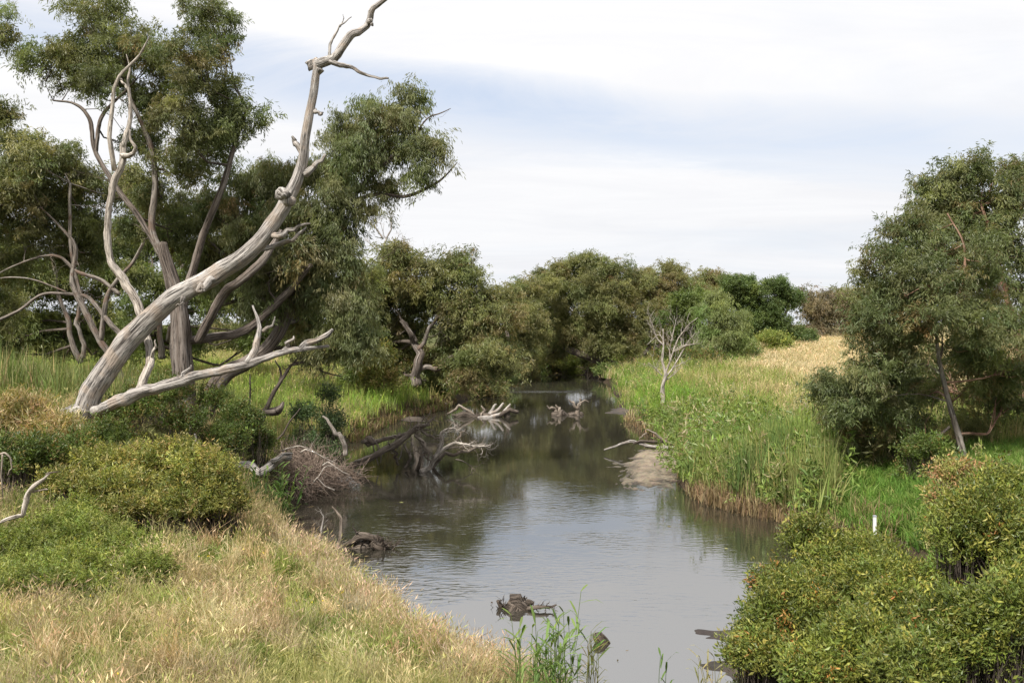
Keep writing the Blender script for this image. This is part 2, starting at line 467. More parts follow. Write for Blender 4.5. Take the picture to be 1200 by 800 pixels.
# ground
m = bpy.data.materials.new("earth and thatch"); m.use_nodes = True; t = m.node_tree; t.nodes.clear()
a = N(t, "ShaderNodeAttribute", attribute_name="Col"); g_ = N(t, "ShaderNodeNewGeometry")
n1 = N(t, "ShaderNodeTexNoise", i_Scale=6.0, i_Detail=8.0, i_Roughness=0.75); t.links.new(g_.outputs["Position"], n1.inputs["Vector"])
n2 = N(t, "ShaderNodeTexNoise", i_Scale=0.6, i_Detail=5.0); t.links.new(g_.outputs["Position"], n2.inputs["Vector"])
c = mixc(t, 1.0, a.outputs[0], ramp(t, n1.outputs[0], [(0.3, 0.45), (0.7, 1.45)]), "MULTIPLY")
c = mixc(t, 0.7, c, ramp(t, n2.outputs[0], [(0.3, (0.7, 0.8, 0.6)), (0.7, (1.25, 1.15, 1.1))]), "MULTIPLY")
p = N(t, "ShaderNodeBsdfPrincipled"); t.links.new(c, p.inputs["Base Color"]); p.inputs["Roughness"].default_value = .95; p.inputs["Specular IOR Level"].default_value = .15
b = N(t, "ShaderNodeBump"); b.inputs["Strength"].default_value = .8; b.inputs["Distance"].default_value = .06
t.links.new(n1.outputs[0], b.inputs["Height"]); t.links.new(b.outputs[0], p.inputs["Normal"])
o = N(t, "ShaderNodeOutputMaterial"); t.links.new(p.outputs[0], o.inputs[0]); M["earth"] = m

# mud / gravel
def mud(name, c1, c2, sc, rough, bump):
    m = bpy.data.materials.new(name); m.use_nodes = True; t = m.node_tree; t.nodes.clear()
    g_ = N(t, "ShaderNodeNewGeometry")
    n1 = N(t, "ShaderNodeTexVoronoi", i_Scale=sc); t.links.new(g_.outputs["Position"], n1.inputs["Vector"])
    n2 = N(t, "ShaderNodeTexNoise", i_Scale=2.2, i_Detail=8.0, i_Roughness=.7); t.links.new(g_.outputs["Position"], n2.inputs["Vector"])
    c = ramp(t, n2.outputs[0], [(0.35, c1), (0.6, c2)])
    c = mixc(t, .5, c, mixc(t, .75, n1.outputs["Color"], (.75, .7, .62)), "MULTIPLY")
    sz = N(t, "ShaderNodeSeparateXYZ"); t.links.new(g_.outputs["Position"], sz.inputs[0])
    wet = ramp(t, math_(t, "ADD", math_(t, "MULTIPLY", sz.outputs[2], 6.0), math_(t, "MULTIPLY", n2.outputs[0], .5)), [(.25, .35), (.7, 1.0)])
    c = mixc(t, 1.0, c, wet, "MULTIPLY")
    p = N(t, "ShaderNodeBsdfPrincipled"); t.links.new(c, p.inputs["Base Color"]); p.inputs["Roughness"].default_value = rough
    b = N(t, "ShaderNodeBump"); b.inputs["Strength"].default_value = bump; b.inputs["Distance"].default_value = .03
    t.links.new(math_(t, "ADD", math_(t, "SUBTRACT", 1.0, n1.outputs["Distance"]), n2.outputs[0]), b.inputs["Height"]); t.links.new(b.outputs[0], p.inputs["Normal"])
    o = N(t, "ShaderNodeOutputMaterial"); t.links.new(p.outputs[0], o.inputs[0])
    return m
M["gravel"] = mud("gravelly bank", (0.10, 0.082, 0.06), (0.26, 0.215, 0.155), 11.0, .85, .9)
M["mudflat"] = mud("wet mud", (0.06, 0.045, 0.035), (0.11, 0.085, 0.065), 6.0, .75, .6)

# water
m = bpy.data.materials.new("murky river water"); m.use_nodes = True; t = m.node_tree; t.nodes.clear()
g_ = N(t, "ShaderNodeNewGeometry")
sp = N(t, "ShaderNodeSeparateXYZ"); t.links.new(g_.outputs["Position"], sp.inputs[0])
X_, Y_, _ = sp.outputs
mp = N(t, "ShaderNodeMapping"); mp.inputs["Rotation"].default_value = (0, 0, 0.35); mp.inputs["Scale"].default_value = (1, 2.3, 1)
t.links.new(g_.outputs["Position"], mp.inputs[0])
r1 = N(t, "ShaderNodeTexNoise", i_Scale=3.0, i_Detail=2.5, i_Roughness=.5, i_Distortion=.5); t.links.new(mp.outputs[0], r1.inputs["Vector"])
r2 = N(t, "ShaderNodeTexNoise", i_Scale=0.5, i_Detail=2.0); t.links.new(g_.outputs["Position"], r2.inputs["Vector"])
# breeze reaches the open near pool, the far reach lies calm except for one streak
open_ = math_(t, "MULTIPLY", ramp(t, math_(t, "DIVIDE", Y_, 100.0), [(0.12, 0.45), (0.17, 1.0), (0.27, 0.9), (0.33, 0.12)]), ramp(t, r2.outputs[0], [(0.4, 0.15), (0.62, 1.0)]))
sy = math_(t, "DIVIDE", math_(t, "SUBTRACT", Y_, 74.0), 1.7); sx = math_(t, "DIVIDE", math_(t, "SUBTRACT", X_, 2.2), 4.2)
streak = math_(t, "SUBTRACT", 1.0, math_(t, "ADD", math_(t, "MULTIPLY", sy, sy), math_(t, "MULTIPLY", sx, sx)), clamp=True)
amt = math_(t, "ADD", math_(t, "ADD", open_, math_(t, "MULTIPLY", streak, 12.0)), 0.05)
b = N(t, "ShaderNodeBump"); b.inputs["Distance"].default_value = .035
t.links.new(r1.outputs[0], b.inputs["Height"])
t.links.new(math_(t, "MULTIPLY", amt, 0.26), b.inputs["Strength"])
p = N(t, "ShaderNodeBsdfPrincipled"); p.inputs["Base Color"].default_value = (0.026, 0.024, 0.018, 1)
p.inputs["Roughness"].default_value = 0.04; p.inputs["IOR"].default_value = 4.8
t.links.new(b.outputs[0], p.inputs["Normal"])
o = N(t, "ShaderNodeOutputMaterial"); t.links.new(p.outputs[0], o.inputs[0]); M["water"] = m

# ------------------------------------------------------------------ river outline (world metres, water level z = 0)
LEFT = [(2.0, -60), (1.6, -20), (1.2, 4), (1.15, 10.3), (0.7, 12.1), (-0.15, 13.7), (-1.8, 15.8), (-3.3, 18.5), (-4.4, 21.0), (-5.6, 23.3), (-6.2, 26), (-6.4, 29), (-7.2, 32), (-7.5, 37),
        (-7.0, 42), (-6.7, 47), (-6.2, 52), (-4.4, 58), (-3.9, 63), (-2.8, 70), (-1.6, 79), (-0.9, 88), (-1.5, 97), (-8, 103), (-22, 110), (-60, 118)]
RIGHT = [(-60, 126), (-20, 122), (-2, 117), (6, 108), (8.0, 98), (8.4, 84), (7.6, 70), (6.9, 61), (6.2, 52), (6.3, 46), (6.6, 40), (6.2, 35), (5.5, 31.5), (5.5, 28.2), (6.4, 26), (7.6, 24.3), (8.5, 21),
         (7.6, 18), (5.6, 15.5), (5.0, 12), (5.5, 6), (6.5, -20), (7, -60)]


def smooth_poly(pl):
    out = [pl[0]]
    for a, b in zip(pl[:-1], pl[1:]):
        out += [(a[0] * .75 + b[0] * .25, a[1] * .75 + b[1] * .25), (a[0] * .25 + b[0] * .75, a[1] * .25 + b[1] * .75)]
    return out + [pl[-1]]


poly = np.array(smooth_poly(LEFT) + smooth_poly(RIGHT))
LEFTN = len(smooth_poly(LEFT))


def river(x, y):
    """signed distance to the river's edge (positive on land), and True where the nearest bank is the left one"""
    x = np.asarray(x, float).ravel(); y = np.asarray(y, float).ravel()
    x = x + (vnoise(x * .9, y * .9, 5) - .5) * .8 + (vnoise(x * 3.1, y * 3.1, 6) - .5) * .3
    best = np.full(x.shape, 1e9); left = np.zeros(x.shape, bool); ins = np.zeros(x.shape, bool)
    m = len(poly)
    for i in range(m):
        a = poly[i]; b = poly[(i + 1) % m]; e = b - a
        if i != m - 1:
            tt = np.clip(((x - a[0]) * e[0] + (y - a[1]) * e[1]) / (e @ e), 0, 1)
            d = np.hypot(x - a[0] - e[0] * tt, y - a[1] - e[1] * tt)
            u = d < best; best[u] = d[u]; left[u] = i < LEFTN
        cr = (a[1] > y) != (b[1] > y)
        if a[1] != b[1]:
            ins ^= cr & (x < (b[0] - a[0]) * (y - a[1]) / (b[1] - a[1]) + a[0])
    return np.where(ins, -best, best), left


def height(x, y, full=False):
    sh = np.shape(x); x = np.asarray(x, float).ravel(); y = np.asarray(y, float).ravel()
    d, left = river(x, y); dd = np.maximum(d, 0)
    near = 1 - sstep(26, 44, y)
    HL = 0.95 + 1.9 * sstep(12.5, 25, y)
    hl = 0.3 * (1 - np.exp(-dd / .25)) + HL * (1 - np.exp(-dd / 3.0))
    hm = 0.5 * (1 - np.exp(-dd / .3)) + 1.7 * (1 - np.exp(-dd / 9))
    H_left = hl * near + hm * (1 - near)
    H_right = 0.45 * (1 - np.exp(-dd / .3)) + 1.9 * (1 - np.exp(-dd / 8)) + 0.45 * sstep(70, 120, y)
    z = np.where(left, H_left, H_right)
    z = z + (vnoise(x * .25, y * .25, 1) - .5) * .35 * sstep(.5, 4, dd) + (vnoise(x * 1.1, y * 1.1, 2) - .5) * .16 * sstep(.2, 1.5, dd)
    z = z + (vnoise(x * .01, y * .01, 3) - .5) * 1.2 * sstep(200, 600, np.hypot(x, y))
    z = np.where(d < 0, np.maximum(-1.2, d * .45) - .05, z)
    if full: return z.reshape(sh), d.reshape(sh), left.reshape(sh)
    return z.reshape(sh)


def G(px, py, ymax=300.0):
    """where the view ray through a photo pixel meets the ground"""
    ys = np.concatenate([np.arange(5, 60, .1), np.arange(60, ymax, .5)])
    xs = (px - 600) / F * ys; zs = CAMZ - (py - HOR) / F * ys
    h = height(xs, ys)
    i = np.nonzero(np.maximum(h, 0) >= zs)[0]
    k = i[0] if len(i) else len(ys) - 1
    return np.array([xs[k], ys[k], max(h[k], 0)])


def gz(x, y): return float(height(np.array([x]), np.array([y]))[0])


# ------------------------------------------------------------------ terrain sheet
def axis(segs):
    out = [np.arange(a, b, s) for a, b, s in segs]
    return np.concatenate(out + [[segs[-1][1]]])
xs = axis([(-3000, -600, 400), (-600, -150, 50), (-150, -40, 7), (-40, -14, 1.2), (-14, 14, .22), (14, 40, 1.2), (40, 150, 7), (150, 600, 50), (600, 3000, 400)])
ys = axis([(-600, -60, 60), (-60, 4, 5), (4, 46, .28), (46, 120, 1.0), (120, 260, 8), (260, 900, 60), (900, 5000, 500)])
XX, YY = np.meshgrid(xs, ys)
ZZ, DD, LL = height(XX, YY, True)
nzc = vnoise(XX * .5, YY * .5, 9); nzd = vnoise(XX * .13, YY * .13, 8)
green = np.array([.075, .085, .03]); straw = np.array([.24, .19, .1]); soil = np.array([.055, .04, .028])
mixv = np.clip(nzc * .8 + nzd * .5 - .2, 0, 1)
dry = np.where(LL, (YY < 24) * .75 + (YY >= 24) * .25, sstep(60, 95, YY) * sstep(11, 18, XX))
tcol = green + (straw - green) * np.clip(mixv * .5 + dry * .6 - .2, 0, 1)[..., None]
tcol = soil + (tcol - soil) * sstep(.25, .9, DD)[..., None]
nx, ny = len(xs), len(ys)
i = np.arange(ny - 1)[:, None] * nx; j = np.arange(nx - 1)[None]
q = np.stack([i + j, i + j + 1, i + nx + j + 1, i + nx + j], -1).reshape(-1, 4)
mb = MB(); mb.add(np.stack([XX, YY, ZZ], -1).reshape(-1, 3), q, tcol.reshape(-1, 3), None, True)
tag(mb.build("ground", M["earth"]), "grassy river banks and flat paddock running to the horizon", kind="structure")
mb = MB(); mb.add([(-70, -70, 0), (40, -70, 0), (40, 130, 0), (-70, 130, 0)], np.array([[0, 1, 2, 3]]))
tag(mb.build("river_water", M["water"]), "calm murky brown river water", kind="structure")


def mound(name, label, cx, cy, rx, ry, h, mat, rot=0, seed=0, kind="structure", n=90):
    g = R(seed); a = np.linspace(0, 2 * math.pi, n, endpoint=False)
    wob = 1 + .18 * np.sin(a * 2 + g.uniform(0, 6)) + .12 * np.sin(a * 3 + g.uniform(0, 6)) + .07 * np.sin(a * 7 + g.uniform(0, 6)) + .05 * np.sin(a * 13 + g.uniform(0, 6))
    vs = []
    rings = np.linspace(0.02, 1.25, 30)
    for r in rings:
        x = np.cos(a) * r * rx * wob; y = np.sin(a) * r * ry * wob
        X = cx + x * math.cos(rot) - y * math.sin(rot); Y = cy + x * math.sin(rot) + y * math.cos(rot)
        z = h * (1 - r ** 1.3) * (.6 + .8 * vnoise(X * 1.1, Y * .8, 14)) + (vnoise(X * 3.3, Y * 3.3, 4) - .6) * h * .7
        vs.append(np.stack([X, Y, z], -1))
    v = np.concatenate(vs); i = np.arange(29)[:, None] * n; j = np.arange(n)[None]
    q = np.stack([i + j, i + (j + 1) % n, i + n + (j + 1) % n, i + n + j], -1).reshape(-1, 4)
    mb = MB(); mb.add(v, q, None, None, True)
    return tag(mb.build(name, mat), label, kind=kind)


mound("gravel_bank", "pale gravelly spit below the right bank", 5.5, 35.6, 1.6, 5.2, .26, M["gravel"], -.12, 3)
mound("mud_bank", "thin dark mud bar at the far right bank", 6.9, 57, 1.5, 3.0, .12, M["mudflat"], 0, 5)
mound("mud_bank", "mud bar beside the near right shrubs", 3.75, 16.1, .75, .42, .03, M["mudflat"], .2, 6)
mound("mud_bank", "wet mud under the near right shrubs", 3.6, 14.3, 1.1, .5, .03, M["mudflat"], -.3, 7)
mound("mud_bank", "mud shelf below the left meadow", -5.6, 53, .8, 2.0, .08, M["mudflat"], .3, 8)

# ------------------------------------------------------------------ wood things
def px_limb(mb, path, Y, rpx, n=30, sides=12, **kw):
    """path: (px, py[, dY]) in photo pixels at distance Y; rpx: radii in photo pixels"""
    pts = [P(p[0], p[1], Y + (p[2] if len(p) > 2 else 0)) for p in path]
    return tube(mb, pts, [r * Y / F for r in rpx], n=n, sides=sides, **kw)


def add_twigs(mb, c, r, g, k, L, lvl=1, t0=.3, r0=.3, up=.3, spread=.8, kids=3):
    for q in range(k):
        i = int(g.uniform(t0, 1) * (len(c) - 2))
        d = unit(c[i + 1] - c[i]); d = unit(d * .5 + g.normal(0, spread, 3) + np.array([0, 0, up]))
        branchy(mb, c[i], d, L * g.uniform(.5, 1.3), max(r[i] * r0, .006), lvl, g, kids, .6, up * .4)


# --- the leaning dead gum in front on the left bank
YD = 24.0
T = thing("dead_gum_tree", "big bare grey dead gum leaning right over the left bank", "dead tree", (P(95, 490, YD)[0], YD, gz(P(95, 490, YD)[0], YD)))
mb = MB()
tr, rr = px_limb(mb, [(88, 512, .1), (97, 488), (114, 450), (148, 402), (200, 352), (246, 326), (283, 302), (310, 276), (334, 238), (352, 200), (358, 160), (366, 118), (372, 76)], YD,
                 [11, 15, 14.5, 13.2, 12, 11, 10.5, 9.5, 8.2, 6.8, 5.8, 5, 4.6], n=170, sides=56, lump=.05, flute=.01, rough=.09, wob=.003, seed=1)
mb.build("trunk", M["dead"], T)
mb = MB(); c, r = px_limb(mb, [(100, 484), (70, 492, -.2), (52, 506, -.3)], YD, [15, 12, 5], n=20, seed=2, flute=.05); mb.build("root_flare", M["dead"], T)
mb = MB(); px_limb(mb, [(80, 500, -.3), (92, 508, -.5), (90, 525, -.5)], YD, [9, 10, 6], n=14, seed=24, flute=.05); mb.build("root_flare", M["dead"], T)
mb = MB(); c, r = px_limb(mb, [(104, 486), (135, 472, -.5), (165, 460, -.6), (205, 449, -.8), (240, 438, -.9), (290, 427, -1), (325, 414, -1), (352, 409, -1), (386, 406, -1)], YD, [7, 7.6, 7.4, 6.2, 5.6, 4.8, 3.8, 2.8, 1.7], n=110, sides=30, lump=.09, flute=.03, rough=.12, seed=3, wob=.006)
mb.build("limb", M["dead"], T)
subs = [([(291, 425, -1), (298, 405, -1), (308, 388, -.8), (303, 372, -.6), (296, 358, -.4)], [5, 4, 3, 2, 1]),
        ([(352, 409, -1), (361, 401, -1), (372, 396, -1.1), (384, 392, -1.2), (390, 386, -1.2)], [4, 3.5, 3, 3, 1.5]),
        ([(330, 413, -1), (340, 402, -1), (344, 394, -1)], [3, 2, 1]),
        ([(208, 447, -.8), (216, 438, -.9), (224, 428, -.9)], [3.5, 2.2, 1]),
        ([(308, 388, -.8), (318, 381, -.8), (322, 371, -.8)], [2, 1.5, .7])]
for k, (pp, rp) in enumerate(subs):
    mb = MB(); px_limb(mb, pp, YD, rp, n=16, sides=8, seed=30 + k); mb.build("branch", M["dead"], T)
# upright pale stem from the low limb
mb = MB(); c, r = px_limb(mb, [(163, 458, -.5), (170, 440, -.3), (176, 420, .2), (172, 395, .6), (163, 360, .9), (146, 330, 1), (130, 305, 1), (126, 275, 1), (128, 240, 1), (134, 212, 1), (144, 190, 1), (144, 168, 1)], YD,
                          [5.6, 5.2, 4.8, 5, 5.8, 5.4, 4.6, 4.2, 4, 4.3, 4.6, 4], n=110, sides=26, lump=.09, flute=.02, rough=.1, wob=.006, seed=4)
mb.build("limb", M["pale"], T)
subs = [([(144, 172, 1), (150, 150, 1), (156, 130, 1), (152, 105, 1), (152, 85, 1), (148, 64, 1)], [3.6, 3.0, 2.4, 1.8, 1.2, .5]),
        ([(134, 200, 1), (130, 160, .8), (130, 125, .8), (136, 95, .8), (150, 78, .8), (163, 64, .8), (176, 50, .8), (176, 42, .8)], [3.2, 2.8, 2.4, 2.1, 1.7, 1.3, .9, .4]),
        ([(144, 182, 1), (156, 180, .8), (152, 152, .8)], [4, 2.4, 1]),
        ([(152, 105, 1), (144, 98, 1), (141, 92, 1)], [2, 1.5, .8]),
        ([(176, 420, .2), (181, 408, 0), (182, 398, 0)], [2, 1.4, .7])]
for k, (pp, rp) in enumerate(subs):
    mb = MB(); px_limb(mb, pp, YD, rp, n=22, sides=8, seed=40 + k, wob=.01); mb.build("branch", M["pale"], T)
# head of the leaning trunk
subs = [([(374, 80), (366, 75), (360, 73)], [6, 4, 1.5], "stub"),
        ([(370, 76), (386, 72), (400, 55), (411, 42), (424, 32), (432, 24), (440, 9), (456, -4)], [6, 6, 5, 4.6, 4, 4, 3, 2.2], "branch"),
        ([(386, 72), (404, 76), (418, 82), (433, 88), (448, 90), (455, 92)], [3.5, 2.6, 2, 1.7, 1.4, 1.2], "branch"),
        ([(386, 70), (387, 48), (396, 34), (403, 27), (412, 20)], [2, 1.6, 1.1, .8, .4], "twig"),
        ([(398, 32), (402, 24), (402, 17)], [1, .6, .3], "twig"),
        ([(355, 190), (352, 175), (345, 165), (342, 160)], [4, 3.5, 2.6, 1.5], "stub"),
        ([(358, 204), (368, 195), (376, 187), (380, 182)], [4.5, 3.6, 2.4, 1], "stub"),
        ([(338, 238, -.3), (333, 229, -.6), (332, 226, -.75)], [5, 5.5, 4.5], "knot"),
        ([(318, 275), (333, 272, -.2), (350, 266, -.3), (364, 262, -.3)], [4, 3, 2.2, .8], "branch"),
        ([(300, 292), (318, 290, .3), (338, 282, .3), (352, 272, .2), (359, 266, .2)], [3, 3, 2.6, 1.8, .7], "branch"),
        ([(248, 330, -.3), (234, 338, -.5), (240, 341, -.5)], [5, 2.5, 1], "stub"),
        ([(366, 130), (374, 134), (378, 134)], [3, 2, 1.2], "stub"),
        ([(432, 24), (436, 25), (437, 27)], [3, 2, 1], "stub"),
        ([(215, 350, -.4), (212, 357, -.5), (206, 358, -.5)], [3, 1.6, .6], "stub")]
for k, (pp, rp, nm) in enumerate(subs):
    mb = MB(); px_limb(mb, pp, YD, rp, n=24, sides=10, seed=60 + k, lump=.1, wob=.006); mb.build(nm, M["dead"], T)

# ------------------------------------------------------------------ live trees
TONE = (2.15, 2.08, 1.85)
GUM = [(.064, .079, .038), (.095, .107, .052), (.13, .135, .07), (.13, .1, .05)]


def tree(name, label, cat, group, Y, trunks, clumps, seed, bark="bark", pal=GUM, wts=(5, 4, 2, .6), dens=1.0, sub=.55, base=None,
         ndead=3, fill=.25, trunk_kw=None, kindl='gum', bun=8, lsc=.92, thin=.58, shr=.9):
    """trunks: list of (path px, radii px, material or None); clumps: (px, py, rx, ry, dY) foliage masses"""
    g = R(seed)
    if base is None: base = trunks[0][0][0]
    b = P(base[0], base[1], Y + (base[2] if len(base) > 2 else 0))
    T = thing(name, label, cat, (b[0], b[1], gz(b[0], b[1])), group)
    nodes = []
    for k, tr in enumerate(trunks):
        mb = MB()
        c, r = px_limb(mb, tr[0], Y, [q * thin for q in tr[1]], n=50 if Y < 45 else 24, sides=18 if Y < 45 else 8, seed=seed * 7 + k, lump=.05, flute=.05 if bark == "bark" else .015, wob=.008, **(trunk_kw or {}))
        mb.build("trunk" if k == 0 else "limb", M[tr[2] if len(tr) > 2 else bark], T)
        for q in range(4, len(c)): nodes.append((c[q], r[q]))
    npos = np.array([q[0] for q in nodes])
    lm, tm = MB(), MB()
    SBc = []; 
    for (px, py, rx, ry, dY) in clumps:
        cen = P(px, py, Y + dY); a = rx * (Y + dY) / F; h = ry * (Y + dY) / F; a *= shr; h *= shr; dep = (a + h) / 2
        # limb from the wood to the clump
        dd = np.linalg.norm(npos - cen, axis=1) + np.maximum(0, npos[:, 2] - cen[2]) * 1.0
        i = int(np.argmin(dd)); s, sr = nodes[i]
        e = cen - np.array([0, 0, h * .3])
        mid = (s + e) / 2 + g.normal(0, .08, 3) * np.linalg.norm(e - s) - np.array([0, 0, .08 * np.linalg.norm(e - s)])
        r0 = min(sr * .6, .02 * np.linalg.norm(e - s) + .05)
        c, r = tube(tm, [s, (s + mid) / 2, mid, (mid + e) / 2 + g.normal(0, .04, 3) * h, e], [r0, r0 * .8, r0 * .6, r0 * .3], n=16, sides=6, seed=seed + i, cap=False, wob=.012)
        ns = max(4, int(dens * 1.5 * (a * h + a * dep + h * dep) / (sub * sub)))
        d = unit(g.normal(0, 1, (ns, 3)))
        rad = np.where(g.random(ns) < fill, g.uniform(.15, .7, ns), g.uniform(.72, 1.0, ns))
        rad = rad * (.76 + .45 * vnoise(d[:, 0] * 2.3 + px, d[:, 2] * 2.3 + py, seed))
        sc = cen + d * rad[:, None] * np.array([a, dep, h])
        SBc.append(sc)
        k = c[np.minimum(15, (8 + g.integers(0, 8, ns)))]
        twigs_bulk(tm, k, sc, .012 + r0 * .10, .006, g, .12)
    SBc = np.concatenate(SBc); ns = len(SBc)
    # leaf bundles round each sub clump
    nb = max(3, int(bun)); kk = sub / .5
    base_ = np.repeat(SBc, nb, 0) + g.normal(0, sub * .36, (ns * nb, 3)) * np.array([1, 1, .75])
    tone = mixcols(pal, wts, ns, g, .2)
    cols = (np.repeat(tone, nb, 0) * .6 + mixcols(pal, wts, ns * nb, g, .15) * .4) * np.array(TONE)
    lm = INS()
    rot = np.stack([g.normal(0, .3, ns * nb), g.normal(0, .3, ns * nb), g.uniform(0, 6.283, ns * nb)], 1)
    lm.add(base_, rot, kk * lsc * g.uniform(.75, 1.25, ns * nb), cols)
    lm.build("crown", kindl, T)
    for q in range(ndead):
        i = g.integers(len(npos) // 2, len(npos)); cl = clumps[g.integers(len(clumps))]
        cen = P(cl[0], cl[1], Y + cl[4]); d = unit(cen - npos[i]) + g.normal(0, .4, 3)
        branchy(tm, npos[i], d, min(np.linalg.norm(cen - npos[i]), 2.2) * g.uniform(.6, 1.0), nodes[i][1] * .3, 2, g, 4, .6, .0)
    if tm.n: tag(tm.build("branches", M[bark if bark != "bark" else "twig"], T), kind="stuff")
    return T


GL = "gum trees on the left bank"
# central live gum on the left bank, behind the dead tree
tree("gum_tree", "tall leafy gum with rough dark trunk behind the leaning dead tree", "tree", GL, 28.5,
     [([(222, 500), (218, 470), (214, 430), (212, 395), (208, 350), (196, 310), (190, 285)], [22, 19, 20, 21, 16, 12, 10]),
      ([(232, 400), (262, 345, -.5), (280, 330, -.8), (308, 305, -.8), (330, 270, -.5)], [9, 9, 8.5, 8, 5]),
      ([(214, 360), (228, 310), (240, 270), (262, 215), (278, 160, .5), (290, 128)], [9, 8, 7, 6, 4.5, 3]),
      ([(196, 310), (178, 270), (182, 215), (176, 170), (150, 110)], [8, 7, 6, 5, 3], "smooth"),
      ([(190, 300), (160, 250), (140, 225), (112, 178), (105, 140), (88, 122), (62, 118)], [6, 5.5, 5, 4.5, 4, 2.6, 1.5]),
      ([(112, 178), (118, 140), (135, 118), (150, 104)], [4, 4, 3, 2]),
      ([(218, 400), (250, 395, 1), (290, 385, 1.5), (335, 345, 1.5), (365, 310, 1)], [8, 9, 9, 8, 4])],
     [(55, 70, 32, 28, 0), (95, 62, 42, 35, 1), (150, 55, 45, 32, 0), (110, 95, 32, 20, -1), (95, 12, 28, 16, 0), (130, 5, 18, 12, .5), (230, 20, 30, 26, .5), (258, 8, 22, 18, 0), (262, 55, 28, 22, 0), (222, 72, 40, 35, -1.2),
      (185, 115, 40, 34, 1), (245, 110, 45, 32, 0), (285, 128, 24, 24, 0), (215, 150, 48, 36, -1.2), (175, 160, 22, 22, 1.5), (250, 165, 35, 30, 1), (270, 150, 22, 20, 0), (205, 195, 38, 28, 0), (150, 165, 18, 20, 2), (190, 225, 30, 24, 1.5), (165, 275, 26, 30, 2.5), (205, 265, 30, 26, 2.5), (120, 30, 26, 18, 1), (75, 95, 30, 22, 1), (135, 80, 36, 28, 1.5), (185, 60, 28, 26, 1)],
     101, dens=.72, sub=.4, ndead=7, bun=6, lsc=.98, shr=.86)
# second gum: green mass to the right of the trunk, reaching over the water
tree("gum_tree", "leaning leafy gum whose drooping crown reaches right over the water", "tree", GL, 31,
     [([(236, 520), (246, 470), (262, 440), (290, 425), (320, 400), (340, 360), (352, 320), (372, 270)], [19, 17, 17, 15, 13, 11, 9, 7]),
      ([(372, 270), (410, 235), (440, 200), (470, 180), (495, 150)], [6, 5, 4, 3, 2]),
      ([(400, 240), (440, 228), (475, 230), (505, 218), (520, 208), (536, 190)], [4, 3.6, 3.4, 3, 2, .8]),
      ([(440, 200), (480, 165), (500, 140), (516, 133), (528, 127)], [3, 2.4, 1.6, 1.2, .6]),
      ([(372, 270), (405, 290), (425, 330), (430, 380)], [5, 4, 3, 2])],
     [(395, 152, 26, 26, 0), (440, 135, 32, 28, 0), (480, 150, 28, 30, 0), (452, 165, 38, 25, 1), (478, 118, 20, 14, .5), (500, 175, 16, 18, 0), (498, 207, 26, 17, 0), (460, 213, 22, 12, .5), (420, 185, 40, 30, -.5), (385, 205, 36, 34, 1),
      (330, 215, 36, 32, 1), (290, 215, 35, 30, 1.5), (405, 235, 36, 32, -.5), (360, 255, 40, 36, -.8), (310, 260, 38, 34, 1.5), (260, 240, 36, 32, 2), (400, 290, 36, 36, -.6), (370, 330, 38, 36, 0), (410, 345, 30, 40, -.6), (330, 320, 36, 34, 2),
      (392, 385, 30, 30, 0), (418, 405, 22, 40, -.6), (350, 365, 30, 22, 2), (285, 300, 35, 35, 2.5), (240, 300, 30, 35, 2.5), (305, 355, 30, 22, 2.5), (255, 250, 30, 26, 0), (290, 285, 34, 28, 0), (330, 290, 34, 30, -.4), (320, 350, 32, 24, 0), (350, 300, 34, 30, -.8), (270, 330, 30, 22, 1), (375, 410, 26, 16, 0), (225, 250, 26, 26, 2.5)],
     102, dens=.8, sub=.44, bun=7, lsc=1.0, shr=.9, ndead=5, wts=(4, 4, 2, .5), kindl="weep")
# gums at the left edge
tree("gum_tree", "yellowish green gum at the left edge with several slanting grey stems", "tree", GL, 35,
     [([(152, 470), (135, 425), (118, 400), (100, 365), (85, 330), (88, 290), (70, 265), (48, 243)], [8, 8, 8, 7.5, 7, 5, 3, 1.5], "smooth"),
      ([(150, 400), (130, 380), (105, 350), (88, 345), (75, 343)], [7, 6.5, 5, 3.5, 1.5], "smooth"),
      ([(140, 345), (118, 328), (90, 318), (72, 302), (52, 300), (20, 310), (-20, 330)], [5.5, 5, 4.5, 3.6, 3, 2, 1.4], "smooth"),
      ([(88, 345), (50, 345), (20, 365), (-25, 385)], [3.4, 4, 4, 5], "bark"),
      ([(78, 342), (40, 328), (10, 325), (-20, 330)], [2, 2, 1.8, 1.6], "smooth"),
      ([(118, 400), (125, 350), (140, 325), (160, 300), (190, 230), (175, 200)], [7, 6, 5, 4, 4, 2], "smooth"),
      ([(100, 365), (84, 300), (82, 250), (82, 215)], [4, 4, 4, 3], "smooth")],
     [(15, 180, 40, 28, 0), (50, 190, 35, 30, 1), (85, 195, 30, 28, 1), (20, 225, 40, 30, 0), (60, 235, 35, 30, 1.5), (100, 235, 30, 35, 2), (30, 270, 42, 32, 1), (75, 285, 30, 26, 2.5), (110, 285, 25, 30, 3), (-30, 220, 40, 50, 0), (0, 310, 40, 22, 2), (-20, 350, 40, 40, 3), (40, 180, 25, 20, -1), (150, 225, 22, 40, 3)],
     103, bark="smooth", thin=.46, dens=.8, wts=(3, 4, 3.4, .6), sub=.55, ndead=5, base=(152, 470))
LEFTBG = [(.06, .078, .03), (.09, .106, .04), (.125, .13, .05)]
